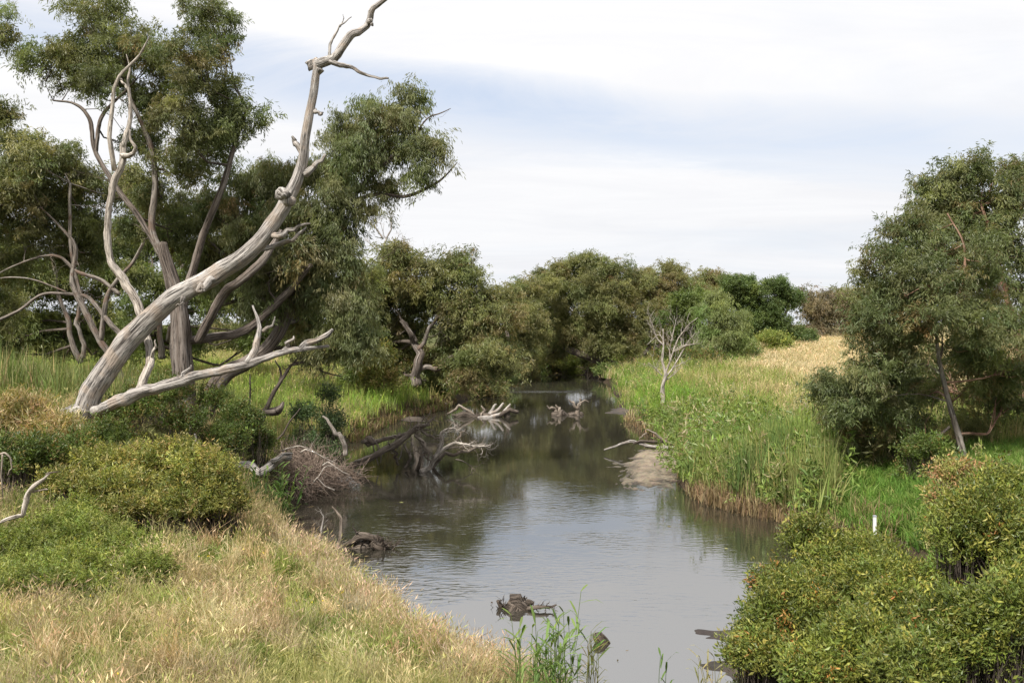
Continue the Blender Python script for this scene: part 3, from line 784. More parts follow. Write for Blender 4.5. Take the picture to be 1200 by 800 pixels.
tree("gum_tree", "dark leafy gum deep in the left grove behind the grey stems", "tree", GL, 50,
     [([(95, 425), (80, 385), (68, 345), (60, 300)], [6, 5, 4, 3], "smooth"), ([(97, 420), (92, 380), (95, 340)], [5, 4, 3], "smooth")],
     [(20, 330, 40, 32, 0), (60, 330, 36, 35, 1), (100, 325, 36, 35, 2), (20, 375, 40, 34, 1), (65, 380, 34, 28, 3), (120, 370, 32, 28, 3), (-20, 380, 40, 40, 0), (0, 300, 40, 30, 2), (145, 330, 28, 34, 3), (140, 290, 30, 34, 4), (20, 410, 40, 18, 1), (70, 405, 36, 18, 2), (120, 402, 30, 16, 3)],
     104, pal=LEFTBG, wts=(4, 3, 1), dens=.75, sub=.8, ndead=2)
tree("gum_tree", "bright green gum in the left grove seen between the trunks", "tree", GL, 58,
     [([(190, 420), (186, 370), (180, 320)], [7, 5, 4], "smooth"), ([(196, 400), (205, 350), (214, 310)], [4, 4, 3], "smooth")],
     [(160, 345, 26, 26, 0), (195, 330, 30, 30, 0), (235, 345, 30, 30, 1), (270, 360, 30, 24, 1), (130, 380, 24, 20, 1), (165, 385, 24, 18, 1), (170, 295, 28, 28, 1), (215, 290, 28, 28, 1), (310, 375, 30, 20, 2), (150, 260, 20, 24, 2), (345, 385, 30, 18, 2), (170, 408, 30, 14, 1), (215, 398, 28, 18, 1), (300, 398, 26, 12, 2), (240, 300, 28, 26, 3), (185, 255, 24, 20, 3)],
     105, pal=[(.09, .115, .035), (.065, .085, .03)], wts=(3, 3), dens=.6, sub=.85, ndead=2)
tree("gum_tree", "dim gum behind the low end of the leaning gum's crown", "tree", GL, 52,
     [([(372, 425), (376, 390), (384, 350)], [6, 5, 3], "smooth"), ([(374, 400), (350, 370), (335, 345)], [3, 3, 2], "smooth")],
     [(330, 350, 30, 26, 0), (370, 335, 32, 30, 0), (410, 350, 28, 30, 0), (430, 385, 18, 24, 0), (395, 388, 30, 18, 1), (345, 385, 26, 16, 1), (425, 320, 20, 26, 1), (350, 300, 30, 24, 1), (300, 330, 26, 26, 1)],
     107, pal=LEFTBG, wts=(3, 4, 2), dens=.75, sub=.8, ndead=3)
# a branch hanging in from a gum outside the frame, top left
tree("gum_tree", "gum mostly outside the frame hanging dark leaves in at top left", "tree", GL, 17,
     [([(-190, 560), (-170, 300), (-150, 100), (-60, 20), (-20, 20)], [22, 18, 12, 6, 3])],
     [(-60, 20, 30, 40, 0), (0, 32, 12, 24, 0), (-120, 40, 60, 50, 0), (2, 130, 9, 7, 0), (-40, 128, 24, 14, 0)],
     106, dens=.8, sub=.26, ndead=1, base=(-190, 560))

# ---- trees down the river
GF = "trees along the far reach of the river"
OL = [(.066, .08, .034), (.10, .108, .046), (.13, .128, .056), (.115, .09, .05)]
FAR = dict(sub=.8, ndead=2, bun=9, thin=.7, lsc=1.0)
tree("gum_tree", "broad olive gum with a twisted grey trunk overhanging the left waterline", "tree", GF, 60,
     [([(489, 452), (487, 438), (492, 424), (490, 408), (480, 392), (470, 375)], [9, 8, 8, 7, 5, 3]), ([(492, 432), (515, 428), (530, 418), (545, 405)], [5, 4, 3.4, 2], "smooth"),
      ([(490, 410), (505, 380), (520, 365), (530, 350)], [4, 3, 2.4, 1.4], "smooth"), ([(488, 400), (476, 378), (465, 365)], [3, 2, 1])],
     [(470, 320, 32, 24, 0), (510, 325, 32, 24, 0), (548, 338, 30, 26, 0), (455, 350, 26, 26, 1), (500, 355, 34, 24, 2), (545, 368, 36, 28, 0), (580, 380, 28, 30, 0), (455, 385, 22, 20, 2), (530, 395, 30, 20, 2), (565, 412, 32, 24, -1), (545, 432, 26, 18, -1), (590, 420, 20, 24, 0), (470, 300, 18, 8, 0), (535, 306, 20, 8, 0), (515, 440, 20, 14, 2), (440, 340, 16, 30, 2), (455, 402, 22, 16, 3), (438, 372, 22, 24, 3), (470, 415, 18, 12, 4), (520, 415, 24, 14, 2), (430, 400, 20, 18, 4), (485, 380, 26, 18, 3), (500, 440, 18, 10, 4)],
     110, pal=OL, wts=(4, 4, 1.6, 1.4), dens=.7, **{**FAR, "ndead": 4, "sub": .8})
tree("gum_tree", "yellow green gum just right of the broad olive gum", "tree", GF, 84,
     [([(592, 440), (594, 400), (590, 370)], [5, 4, 2])],
     [(575, 350, 26, 16, 0), (598, 365, 26, 20, 0), (620, 385, 24, 24, 2), (600, 405, 26, 22, 2), (590, 345, 14, 10, 0), (612, 348, 12, 12, 3), (625, 362, 14, 16, 3), (606, 336, 16, 11, 3), (624, 338, 16, 12, 4), (640, 330, 14, 10, 5)],
     111, pal=OL, wts=(2, 4, 3, .3), dens=.8, **FAR)
tree("gum_tree", "largest olive gum at the river bend with limbs low over the water", "tree", GF, 92,
     [([(736, 450), (728, 432), (700, 420), (672, 410), (655, 398)], [10, 9, 7, 5, 3]), ([(728, 436), (745, 420), (762, 410), (776, 402)], [5, 5, 4, 2.4], "smooth"), ([(712, 424), (700, 390), (706, 370), (718, 356)], [4, 3, 2.6, 1.6], "smooth"),
      ([(738, 446), (716, 440), (700, 446), (682, 458)], [3, 2.2, 2, 1.4]), ([(700, 395), (680, 380), (672, 370)], [2.4, 2, 1], "smooth")],
     [(650, 322, 24, 14, 3), (632, 336, 22, 14, 3), (675, 312, 30, 15, 0), (710, 315, 28, 14, 0), (690, 335, 36, 18, -1), (730, 335, 30, 20, 0), (660, 350, 30, 18, 0), (700, 360, 36, 18, -1), (645, 375, 26, 18, 1), (680, 382, 30, 16, 0), (720, 382, 28, 18, 0), (752, 372, 26, 22, 0), (655, 398, 24, 14, 1), (700, 402, 30, 12, -1), (740, 402, 24, 12, 0), (640, 415, 20, 12, 2)],
     112, pal=OL, wts=(3, 4, 3, 1), dens=.8, **{**FAR, "ndead": 5})
tree("gum_tree", "brownish olive gum with a rounded top right of the largest gum", "tree", GF, 102,
     [([(770, 430), (768, 400), (772, 360)], [6, 5, 3])],
     [(752, 322, 16, 9, 0), (785, 320, 18, 12, 0), (770, 338, 32, 16, 0), (800, 345, 26, 18, 0), (745, 350, 24, 16, 0), (780, 365, 34, 18, 0), (800, 390, 28, 18, 0), (770, 400, 24, 18, 0), (820, 340, 16, 12, 2)],
     113, pal=OL, wts=(2, 3, 3, 3), dens=.8, **FAR)
BR = [(.05, .075, .022), (.07, .095, .03), (.095, .115, .042)]
tree("wattle_tree", "bright green rounded tree between the olive gums and weeping tree", "tree", GF, 90,
     [([(800, 432), (800, 400), (803, 370)], [4, 3, 2])],
     [(805, 350, 20, 14, 0), (795, 372, 22, 16, 0), (820, 360, 18, 18, 0), (810, 395, 24, 18, 0)], 114, kindl="wattle", pal=BR, wts=(3, 3, 1), dens=.85, **{**FAR, "ndead": 0})
tree("willow_tree", "pale green weeping tree standing in front of the dark green trees", "tree", GF, 84,
     [([(840, 425), (841, 400), (843, 370)], [3.4, 3, 2], "smooth")],
     [(845, 345, 13, 10, 0), (838, 362, 20, 16, 0), (856, 372, 18, 18, 0), (842, 390, 28, 18, 0), (858, 402, 18, 12, 0), (830, 405, 16, 12, 0)],
     115, pal=[(.095, .12, .045), (.115, .135, .06)], wts=(1, 1), dens=.8, kindl="weep", **{**FAR, "ndead": 0})
DK = [(.045, .068, .025), (.058, .085, .03), (.08, .105, .038)]
for lab, cl, sd_ in (("dark green rounded tree left of the pair behind the paddock", [(862, 330, 22, 10, 0), (880, 345, 22, 16, 0), (885, 372, 20, 18, 0), (880, 398, 22, 16, 0), (868, 355, 16, 14, 2)], 116),
                     ("dark green tree with a layered crown beside the dry paddock", [(910, 336, 20, 10, 0), (925, 352, 16, 14, 0), (905, 362, 24, 16, 0), (915, 385, 28, 14, 0), (935, 395, 24, 9, 0), (905, 402, 22, 10, 0)], 117)):
    tree("wattle_tree", lab, "tree", GF, 112, [([(cl[-1][0], 412), (cl[-1][0], 390), (cl[1][0], 360)], [4, 3, 2])], cl, sd_, kindl="wattle", pal=DK, wts=(3, 3, 1), dens=.95, **{**FAR, "ndead": 0})
for lab, cl, sd_, Yt in (("brownish grey gum far off beside the dry paddock", [(950, 355, 18, 12, 0), (972, 352, 22, 12, 0), (965, 372, 26, 14, 0), (950, 388, 18, 12, 0), (985, 390, 20, 12, 0)], 118, 150),
                         ("brownish grey gum behind the left side of the big right tree", [(995, 348, 18, 10, 0), (1015, 350, 22, 14, 0), (1000, 370, 24, 16, 0), (1020, 385, 22, 16, 0), (1045, 360, 24, 20, 0)], 119, 155)):
    tree("gum_tree", lab, "tree", GF, Yt, [([(cl[2][0], 405), (cl[2][0], 385), (cl[2][0] + 3, 365)], [3, 2.4, 1.6], "smooth")], cl, sd_, pal=[(.11, .09, .062), (.085, .08, .05)], wts=(2, 2), dens=.9, **{**FAR, "sub": 1.4, "ndead": 1})
tree("gum_tree", "distant rust tinged gum rising behind the dark green tree", "tree", GF, 170,
     [([(832, 400), (832, 370), (832, 345)], [3, 2, 1.4])], [(822, 328, 22, 8, 0), (842, 330, 18, 8, 0), (862, 335, 18, 8, 0), (830, 345, 30, 12, 0), (860, 350, 20, 14, 0)], 120, pal=OL, wts=(2, 2, 2, 3), dens=.9, **{**FAR, "sub": 1.4, "ndead": 0})
# off frame left and behind the grove: far tree line closing the horizon
for k, (px, py, rx, ry, Yt, lab) in enumerate([(200, 395, 60, 16, 150, "low distant gum past the left meadow behind the rough trunk"), (330, 398, 60, 14, 150, "low distant gum past the left meadow under the leaning limb"), (440, 392, 50, 20, 120, "distant gum filling the gap left of the broad olive gum"),
                                               (60, 392, 70, 20, 120, "distant gum closing the left end of the grove"), (150, 396, 50, 18, 105, "distant gum seen between the slanting grey stems"), (275, 394, 44, 16, 110, "distant gum seen right of the rough trunk"), (385, 396, 44, 18, 100, "distant gum seen above the end of the low dead limb")]):
    tree("gum_tree", lab, "tree", "distant gums beyond the left meadow", Yt, [([(px, 420), (px, 400), (px, 390)], [4, 3, 2])],
         [(px - rx * .5, py, rx * .5, ry * .8, 0), (px, py - ry * .2, rx * .5, ry, 0), (px + rx * .5, py, rx * .5, ry * .8, 0)], 130 + k, pal=OL, wts=(3, 3, 1, .3), dens=.9, **{**FAR, "sub": 1.3, "ndead": 0})

# ---- right bank trees
GR = "gums on the right bank"
RG = [(.05, .066, .03), (.08, .093, .042), (.12, .126, .06), (.12, .08, .04)]
tree("gum_tree", "big drooping gum with a thin reddish trunk on the right bank", "tree", GR, 26,
     [([(1131, 545), (1126, 520), (1116, 485), (1107, 450), (1101, 425), (1098, 400), (1096, 370)], [7, 6.5, 5.6, 4.6, 4.2, 3.6, 3], "smooth"),
      ([(1101, 436), (1090, 430), (1082, 427), (1070, 427)], [3.2, 2.8, 2.4, 1.4], "smooth"), ([(1100, 425), (1104, 410), (1104, 395)], [3, 2.4, 1.2], "smooth"),
      ([(1113, 500), (1100, 510), (1090, 512), (1070, 508), (1064, 520)], [3, 3, 2.4, 1.6, .6], "smooth"), ([(1096, 380), (1060, 350), (1040, 320)], [3, 2.6, 1.6], "red"), ([(1098, 390), (1125, 340), (1130, 290), (1110, 250)], [3.4, 3.2, 2.4, 1.4], "red"),
      ([(1110, 470), (1080, 462), (1050, 463), (1030, 468)], [1.6, 1.2, .9, .5], "smooth")],
     [(1075, 262, 24, 18, 0), (1060, 285, 22, 20, 0), (1090, 290, 34, 26, 1), (1040, 325, 30, 26, 0), (1080, 325, 34, 30, 0), (1125, 310, 38, 32, 1), (1020, 350, 22, 24, 0), (1060, 365, 38, 32, -.5), (1105, 350, 36, 32, 0), (1150, 345, 36, 34, 1), (1025, 390, 30, 28, 0), (1070, 400, 34, 26, -.6), (1015, 425, 28, 26, 0), (1050, 430, 28, 20, 1),
      (1000, 450, 24, 22, 0), (1030, 470, 32, 26, 1), (1010, 500, 30, 26, 1), (1060, 500, 30, 26, 2), (1150, 400, 36, 34, 1), (1190, 420, 36, 40, 1), (1175, 470, 38, 30, 2.2), (975, 455, 16, 12, .6), (1140, 440, 30, 24, 1.6), (1020, 540, 26, 16, 1), (1080, 460, 30, 26, 2.5), (1125, 505, 34, 24, 3), (1040, 300, 26, 20, -.5), (1100, 320, 30, 26, -1.2), (1060, 340, 30, 26, -1.2), (1095, 365, 30, 22, -1.4), (1030, 370, 28, 24, -1), (1140, 375, 30, 28, -1), (1175, 380, 32, 32, -.5), (1020, 445, 26, 22, -.8), (1160, 300, 30, 26, -.5), (990, 480, 22, 26, -.3), (1045, 490, 26, 20, .2)],
     140, bark="red", pal=RG, wts=(4, 4, 2, .5), dens=.8, sub=.46, kindl="gum", lsc=.85, bun=7, ndead=5)
tree("gum_tree", "taller gum behind at the right edge with sky gaps in its top", "tree", GR, 33,
     [([(1198, 545), (1196, 480), (1197, 420), (1190, 385), (1180, 350), (1165, 290), (1150, 240)], [10, 9, 8, 7, 6, 4, 2.6], "red"), ([(1196, 470), (1220, 460), (1240, 450)], [8, 10, 9], "smooth"), ([(1197, 420), (1190, 400), (1176, 396)], [4, 3, 1.5], "smooth"), ([(1180, 350), (1150, 300), (1120, 262)], [4, 3, 1.6], "smooth")],
     [(1120, 205, 22, 16, 0), (1145, 195, 28, 14, 0), (1110, 228, 24, 18, 0), (1140, 225, 30, 24, 1), (1175, 222, 24, 22, 0), (1195, 205, 26, 18, 0), (1195, 250, 30, 26, 1), (1150, 262, 30, 20, 1), (1180, 290, 36, 26, 0), (1100, 262, 18, 14, 0), (1165, 330, 34, 26, 1), (1205, 330, 32, 34, 0), (1210, 380, 34, 34, 1), (1230, 270, 30, 40, 0), (1250, 350, 40, 50, 0), (1200, 440, 30, 30, 3), (1130, 290, 24, 18, 2), (1090, 440, 40, 40, 3), (1140, 480, 40, 34, 3), (1190, 500, 34, 30, 3), (1130, 250, 28, 22, 1), (1090, 245, 18, 14, 1), (1175, 255, 30, 24, -.5), (1200, 290, 30, 28, -.5), (1090, 215, 14, 10, 0), (1165, 200, 22, 12, 1)],
     141, bark="red", pal=RG, wts=(3, 4, 2.4, .8), dens=.65, bun=6, sub=.55, ndead=3)


# ------------------------------------------------------------------ shrubs
DISCS = []


def shrub(name, label, cat, group, parts, seed, nsh, pal, wts, shoot=.4, up=.6, kind="shoot"):
    """parts: (px, py, rx, ry, Y) domes; shoots grow from dome surfaces outwards"""
    g = R(seed); c0 = P(parts[0][0], parts[0][1], parts[0][4]); z0 = max(gz(c0[0], c0[1]), 0)
    T = thing(name, label, cat, (c0[0], c0[1], z0), group)
    areas = np.array([p[2] * p[3] * 1.0 for p in parts]); ns = (nsh * areas / areas.sum()).astype(int) + 5
    lm, tm = INS(), MB()
    lumps = []
    for (px, py, rx, ry, Y), k in zip(parts, ns):
        c = P(px, py, Y); a = rx * Y / F; h = ry * Y / F
        DISCS.append((c[0], c[1], a * .85))
        m_ = 12
        for q in range(m_):
            u = unit(g.normal(0, 1, 3)); u[2] = abs(u[2]) * .9 - .15
            f_ = g.uniform(.38, .66)
            lumps.append((c + u * np.array([a, a * .8, h]) * (1.02 - f_) * g.uniform(.7, 1.12), a * f_, h * f_ * g.uniform(.8, 1.2), k // m_ + 1, px, py))
        zg = max(gz(c[0], c[1]), 0.0); low = c[2] - h * .6 - zg
        for q in range(int(max(0, low) / .35)):
            for w_ in range(5):
                an = g.uniform(0, 6.283); lumps.append((np.array([c[0] + math.cos(an) * a * .6, c[1] + math.sin(an) * a * .55, zg + .15 + .35 * q]), a * .46, .36, k // m_ + 3, px, py))
    for c, a, h, k, px, py in lumps:
        zb = max(gz(c[0], c[1]), 0.0); root = np.array([c[0], c[1], min(zb, c[2]) - .05])
        d = g.normal(0, 1, (k, 3)); d[:, 2] = np.abs(d[:, 2]) * 1.0 - .25; d = unit(d)
        rad = np.where(g.random(k) < .3, g.uniform(.3, .8, k), g.uniform(.75, 1.0, k)) * (.8 + .4 * vnoise(d[:, 0] * 3 + px, d[:, 2] * 3 + d[:, 1] * 2, seed))
        p = c + d * rad[:, None] * np.array([a, a * .8, h])
        dr = unit(d * .8 + g.normal(0, .35, (k, 3)) + np.array([0, 0, up]))
        tone = vnoise(p[:, 0] * 1.7 + 31, p[:, 2] * 1.7 + p[:, 1], seed + 3)
        c1 = mixcols(pal, wts, k, g, .18) * (.75 + .5 * tone[:, None]) * np.array(TONE)
        Ls = shoot * g.uniform(.5, 1.3, k)
        p0 = p - dr * Ls[:, None] * .5
        lm.add(p0, np.stack([np.zeros(k), np.arccos(dr[:, 2]), np.arctan2(dr[:, 1], dr[:, 0])], 1), Ls, c1)
        s = g.random(k) < .22
        twigs_bulk(tm, np.repeat(root[None], s.sum(), 0) + (p0[s] - root) * .25 + g.normal(0, a * .08, (s.sum(), 3)), p0[s], .009, .004, g, .06)
    lm.build("foliage", kind, T); tag(tm.build("stems", M["twig"], T), kind="stuff")
    return T


BUSH = [(.05, .066, .015), (.083, .1, .022), (.135, .137, .034), (.17, .09, .03)]
GB = "leafy shrubs in the near right corner"
for k, (lab, parts, n, wt) in enumerate([
    ("leftmost near right shrub with rust tipped shoots over the water", [(935, 745, 75, 75, 12.5), (920, 700, 50, 45, 13.2), (900, 775, 60, 40, 12)], 2300, (4, 4, 2, .45)),
    ("olive shrub in front of the white marker post", [(1000, 675, 75, 62, 14), (950, 645, 42, 48, 14.6), (1040, 700, 80, 66, 13.3), (1005, 650, 46, 26, 14.8)], 3000, (4, 4, 2, .08)),
    ("tall olive shrub at the right edge topped with upright shoots", [(1150, 640, 75, 80, 13), (1115, 625, 42, 42, 14), (1180, 590, 55, 50, 13.8), (1215, 660, 50, 90, 12.5)], 3300, (4, 4, 2.4, .08)),
    ("dark olive shrub filling the bottom right corner", [(1140, 755, 90, 80, 10.5), (1200, 740, 70, 90, 10.2), (1080, 790, 70, 50, 10)], 2700, (5, 4, 1.5, .06)),
    ("low olive shrub at the bottom of the frame beside the leftmost shrub", [(1010, 775, 75, 60, 11), (960, 800, 60, 40, 10.8), (1050, 730, 55, 50, 11.8)], 2200, (4, 4, 2, .2))]):
    shrub("leafy_shrub", lab, "shrub", GB, parts, 200 + k, n, BUSH, wt, shoot=.29, up=.75)
shrub("leafy_shrub", "rusty brown shoots at the foot of the reddish trunk", "shrub", GB, [(1115, 560, 28, 22, 20), (1150, 560, 22, 16, 20)], 210, 200, [(.2, .12, .07), (.15, .14, .05), (.09, .1, .03)], (2, 2, 2), shoot=.4)

GS = "shrubs on the near left bank"
g1 = [(.1, .125, .03), (.078, .1, .025), (.15, .165, .048)]
pa = []
for (px, py, rx) in [(10, 655, 60), (70, 632, 60), (115, 640, 60), (60, 680, 70), (150, 655, 50), (15, 705, 70), (100, 615, 45), (170, 680, 40), (90, 700, 55)]:
    q = G(px, py); pa.append((px, py + 4, rx * 1.1, 52, q[1]))
shrub("low_shrub", "low spreading bright green shrub at the left edge of the grass", "shrub", GS, pa, 220, 7500, g1, (3, 3, 2), shoot=.24, up=.35, kind="fine")
YB = [(.16, .155, .045), (.105, .115, .032), (.065, .078, .02), (.2, .165, .075)]
def at(px, py, rx, ry, up=0):
    q = G(px, py + ry); return (px, py, rx, ry, q[1])
shrub("bushy_shrub", "yellow tipped shrub clump mid left in front of the pale log", "shrub", GS, [at(235, 570, 52, 56), at(205, 550, 50, 45), at(258, 595, 40, 42), at(170, 548, 45, 36), at(215, 600, 40, 36)], 221, 2600, YB, (3, 3, 3, 1), shoot=.3, kind="fine")
shrub("bushy_shrub", "yellow green shrub under the foot of the dead tree", "shrub", GS, [at(140, 575, 50, 32), at(110, 545, 50, 28), at(160, 600, 40, 25), at(80, 570, 40, 25)], 222, 1500, YB, (3, 4, 2, 1), shoot=.3, kind="fine")
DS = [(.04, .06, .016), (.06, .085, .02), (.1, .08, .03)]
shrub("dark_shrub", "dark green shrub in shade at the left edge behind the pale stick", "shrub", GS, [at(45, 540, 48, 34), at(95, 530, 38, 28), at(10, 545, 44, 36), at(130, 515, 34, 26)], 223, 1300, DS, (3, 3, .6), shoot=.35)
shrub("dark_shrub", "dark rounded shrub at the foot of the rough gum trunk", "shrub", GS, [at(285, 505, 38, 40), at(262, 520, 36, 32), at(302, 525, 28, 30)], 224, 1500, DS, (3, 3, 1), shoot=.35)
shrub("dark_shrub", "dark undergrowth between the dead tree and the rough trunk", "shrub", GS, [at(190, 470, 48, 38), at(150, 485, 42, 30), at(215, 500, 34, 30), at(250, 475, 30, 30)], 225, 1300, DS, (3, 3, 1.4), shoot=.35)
dry = [(.28, .22, .14), (.2, .17, .09), (.13, .14, .05)]
shrub("dry_shrub", "greyish dry twiggy shrub at the left edge beside the dead tree foot", "shrub", GS, [at(20, 490, 45, 26), at(50, 505, 40, 20)], 226, 900, dry, (3, 3, 2), kind="twiggy", shoot=.5)
shrub("leafy_shrub", "small blue green sapling crown over the meadow edge beside the crooked white branch", "shrub", GS, [(385, 468, 14, 20, 33), (360, 490, 24, 22, 32), (392, 500, 16, 20, 32)], 227, 260, [(.04, .065, .03), (.06, .085, .04)], (1, 1), shoot=.45)
GBK = "shrubs along the far waterline"
for k, (px, py, rx, ry, Y, pl, lab) in enumerate([
    (440, 418, 20, 20, 57, YB, "yellowish shrub left of the twisted grey trunk on the meadow"), (470, 430, 20, 16, 63, OL, "olive shrub tucked behind the twisted grey trunk"), (415, 425, 18, 16, 60, BR, "green shrub on the meadow under the drooping crown"),
    (560, 440, 30, 14, 70, OL, "olive shrub trailing in the water under the broad olive gum"), (605, 425, 22, 14, 92, OL, "olive shrub on the waterline at the river bend"), (628, 408, 18, 18, 99, DS, "nearly black shrub at the river bend under the gums"),
    (655, 424, 22, 10, 100, g1, "light green shrub at the far end of the water"), (712, 438, 20, 12, 90, BR, "bright green shrub under the low limb at the right waterline"), (865, 412, 24, 12, 88, BR, "bright green shrub at the foot of the weeping tree"),
    (905, 398, 22, 9, 98, g1, "yellow green shrub on the crest of the dry paddock"), (830, 425, 26, 14, 80, DS, "dark shrub behind the bare dead sapling"), (790, 420, 28, 16, 84, DS, "shaded shrub left of the bare dead sapling"),
    (585, 440, 20, 12, 82, BR, "leafy green shrub behind the broad olive gum at the waterline"), (690, 425, 18, 12, 100, OL, "olive undergrowth beneath the largest gum")]):
    shrub("bank_shrub", lab, "shrub", GBK, [(px, py, rx, ry, Y), (px + rx * .5, py + ry * .3, rx * .7, ry * .7, Y - 1)], 240 + k, 420, pl, [2] * len(pl), shoot=.9, kind="fine")
shrub("bank_shrub", "yellow green shrub at the left foot of the big right gum", "shrub", "shrubs by the big right gum", [(985, 505, 30, 34, 29), (965, 470, 18, 26, 31)], 255, 600, [(.1, .12, .035), (.07, .09, .03)], (1, 1), shoot=.5)
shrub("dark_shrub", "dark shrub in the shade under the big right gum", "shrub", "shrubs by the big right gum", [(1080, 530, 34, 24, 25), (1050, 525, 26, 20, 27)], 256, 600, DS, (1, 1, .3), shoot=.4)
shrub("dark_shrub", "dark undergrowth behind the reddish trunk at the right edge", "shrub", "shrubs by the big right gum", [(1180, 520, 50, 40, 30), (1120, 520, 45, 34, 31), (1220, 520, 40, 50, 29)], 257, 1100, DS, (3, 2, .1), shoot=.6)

# ------------------------------------------------------------------ dead wood in and by the water
# fallen tree head
T = thing("fallen_tree", "pale forked head of a fallen tree lying in the water off the left bank", "fallen tree", (P(430, 545, 34)[0], 34, 0), "dead wood in the river")
YF = 34
FT = [([(405, 552, .6), (421, 545), (445, 530), (470, 517), (488, 505), (503, 497)], [5.5, 5.5, 5.2, 4.6, 3.6, 2], "drift", "trunk"),
      ([(430, 520, .6), (445, 515, .5), (460, 511, .3), (478, 510, .2), (492, 503), (506, 492), (511, 487)], [5, 3.5, 3.2, 3.2, 3, 2, .8], "drift", "limb"),
      ([(493, 552, -.3), (503, 543), (512, 530), (517, 515), (520, 502), (532, 502), (537, 505)], [4, 4, 3.4, 3, 2, 1.4, .6], "pale", "limb"),
      ([(508, 537, -.2), (520, 525, -.2), (536, 517, -.3), (545, 521, -.4), (553, 524, -.4), (566, 520, -.5), (575, 521, -.5)], [3.4, 3, 2.4, 1.8, 1.6, 1.2, .5], "pale", "limb"),
      ([(505, 552, .8), (518, 534, .8), (540, 530, .7), (552, 527, .7), (568, 521, .6)], [3.6, 3, 2.4, 2, .8], "drift", "limb"),
      ([(475, 548, .2), (481, 533, .1), (474, 520)], [2.4, 2.2, 1.6], "drift", "limb"), ([(488, 552, .3), (492, 538), (498, 525), (486, 508)], [3, 2.7, 2.2, 1.4], "drift", "limb"),
      ([(466, 545, .3), (462, 530, .2), (458, 522)], [2.2, 2, 1.4], "wet", "limb"), ([(486, 510), (497, 520, -.2), (503, 535, -.3), (501, 545, -.3)], [2.2, 2, 1.6, .8], "drift", "limb"),
      ([(494, 505), (506, 512, -.1), (516, 514, -.2)], [2, 1.6, 1], "drift", "limb"), ([(536, 517, -.3), (540, 508, -.3), (545, 502, -.3)], [1.8, 1.2, .5], "drift", "limb"),
      ([(437, 520, .5), (440, 532, .3), (443, 545, .2)], [1.4, 1.2, .7], "drift", "limb"), ([(440, 518, .4), (446, 530, .2), (446, 542, .1)], [1.2, 1, .5], "drift", "limb"),
      ([(425, 518, .6), (432, 515, .6), (440, 516, .5)], [3, 5.5, 4], "drift", "knot")]
g = R(7)
for k, (pp, rp, mt, nm) in enumerate(FT):
    mb = MB(); c, r = px_limb(mb, pp, YF, [q_ * .75 for q_ in rp], n=26, sides=10, seed=300 + k, lump=.1, flute=.04, wob=.01)
    if k in (0, 1, 2, 3, 4, 8): add_twigs(mb, c, r, g, 14, .42, 2, .45, .42, .15)
    mb.build(nm, M[mt], T)
for k in range(7):
    mb = MB()
    branchy(mb, P(468 + k * 11, 538 - k % 3 * 6, 34.3), (g.normal(.6, .5), g.normal(-.1, .3), .4), .95, .026, 2, g, 4, .7, .0); mb.build("branch", M["drift" if k else "dead"], T)

# tangled brushwood heap
T = thing("brushwood_heap", "tangled reddish brown heap of dead twigs at the left waterline", "brush heap", (P(365, 560, 30)[0], 30, 0), "dead wood in the river")
for k, (px, py, rx, ry, Yb) in enumerate([(362, 550, 36, 26, 29.5), (350, 560, 26, 24, 28.5), (392, 560, 34, 16, 31), (340, 540, 26, 16, 31), (372, 520, 24, 12, 35)]):
    mb = MB(); c = P(px, py, Yb); a, h = rx * Yb / F, ry * Yb / F; n = 420
    d = unit(g.normal(0, 1, (n, 3))); s = c + d * np.array([a, a, h]) * g.uniform(.2, 1, (n, 1))
    s[:, 2] = np.maximum(s[:, 2], .02)
    e = s + unit(np.cross(d, g.normal(0, 1, (n, 3))) + d * .35 + np.array([0, 0, .05])) * g.uniform(.25, .9, (n, 1)); e[:, 2] = np.maximum(e[:, 2], .0)
    twigs_bulk(mb, s, e, .010, .004, g, .16)
    tag(mb.build("twig_tangle", M["brush"], T), kind="stuff")
for k, pp in enumerate([[(378, 545), (385, 540), (392, 546), (400, 552), (410, 556)], [(365, 568), (372, 560), (380, 548), (388, 545)], [(352, 530), (362, 525), (380, 536), (395, 543)], [(392, 574), (380, 568), (372, 560)], [(330, 528), (350, 522), (372, 530)]]):
    mb = MB(); c, r = px_limb(mb, pp, 28.3, [1.0, .8, .6, .3], n=16, sides=6, seed=340 + k, wob=.02); add_twigs(mb, c, r, g, 3, .3); mb.build("branch", M["pale"], T)


def log(name, label, Y, limbs, seed, group="dead wood in the river", cat="dead wood", tw=None, rs=.8):
    g = R(seed); f = limbs[0][0][0]; b = P(f[0], f[1], Y)
    T = thing(name, label, cat, (b[0], b[1], max(gz(b[0], b[1]), 0)), group)
    for k, (pp, rp, mt) in enumerate(limbs):
        mb = MB(); c, r = px_limb(mb, pp, Y, [q_ * rs for q_ in rp], n=26 if k == 0 else 16, sides=12 if k == 0 else 8, seed=seed * 13 + k, lump=.1, flute=.05, wob=.01)
        if tw and k in tw: add_twigs(mb, c, r, g, tw[k], .5 * Y / 50, 1, .3, .4, .4)
        mb.build("log" if k == 0 else "limb", M[mt], T)
    return T


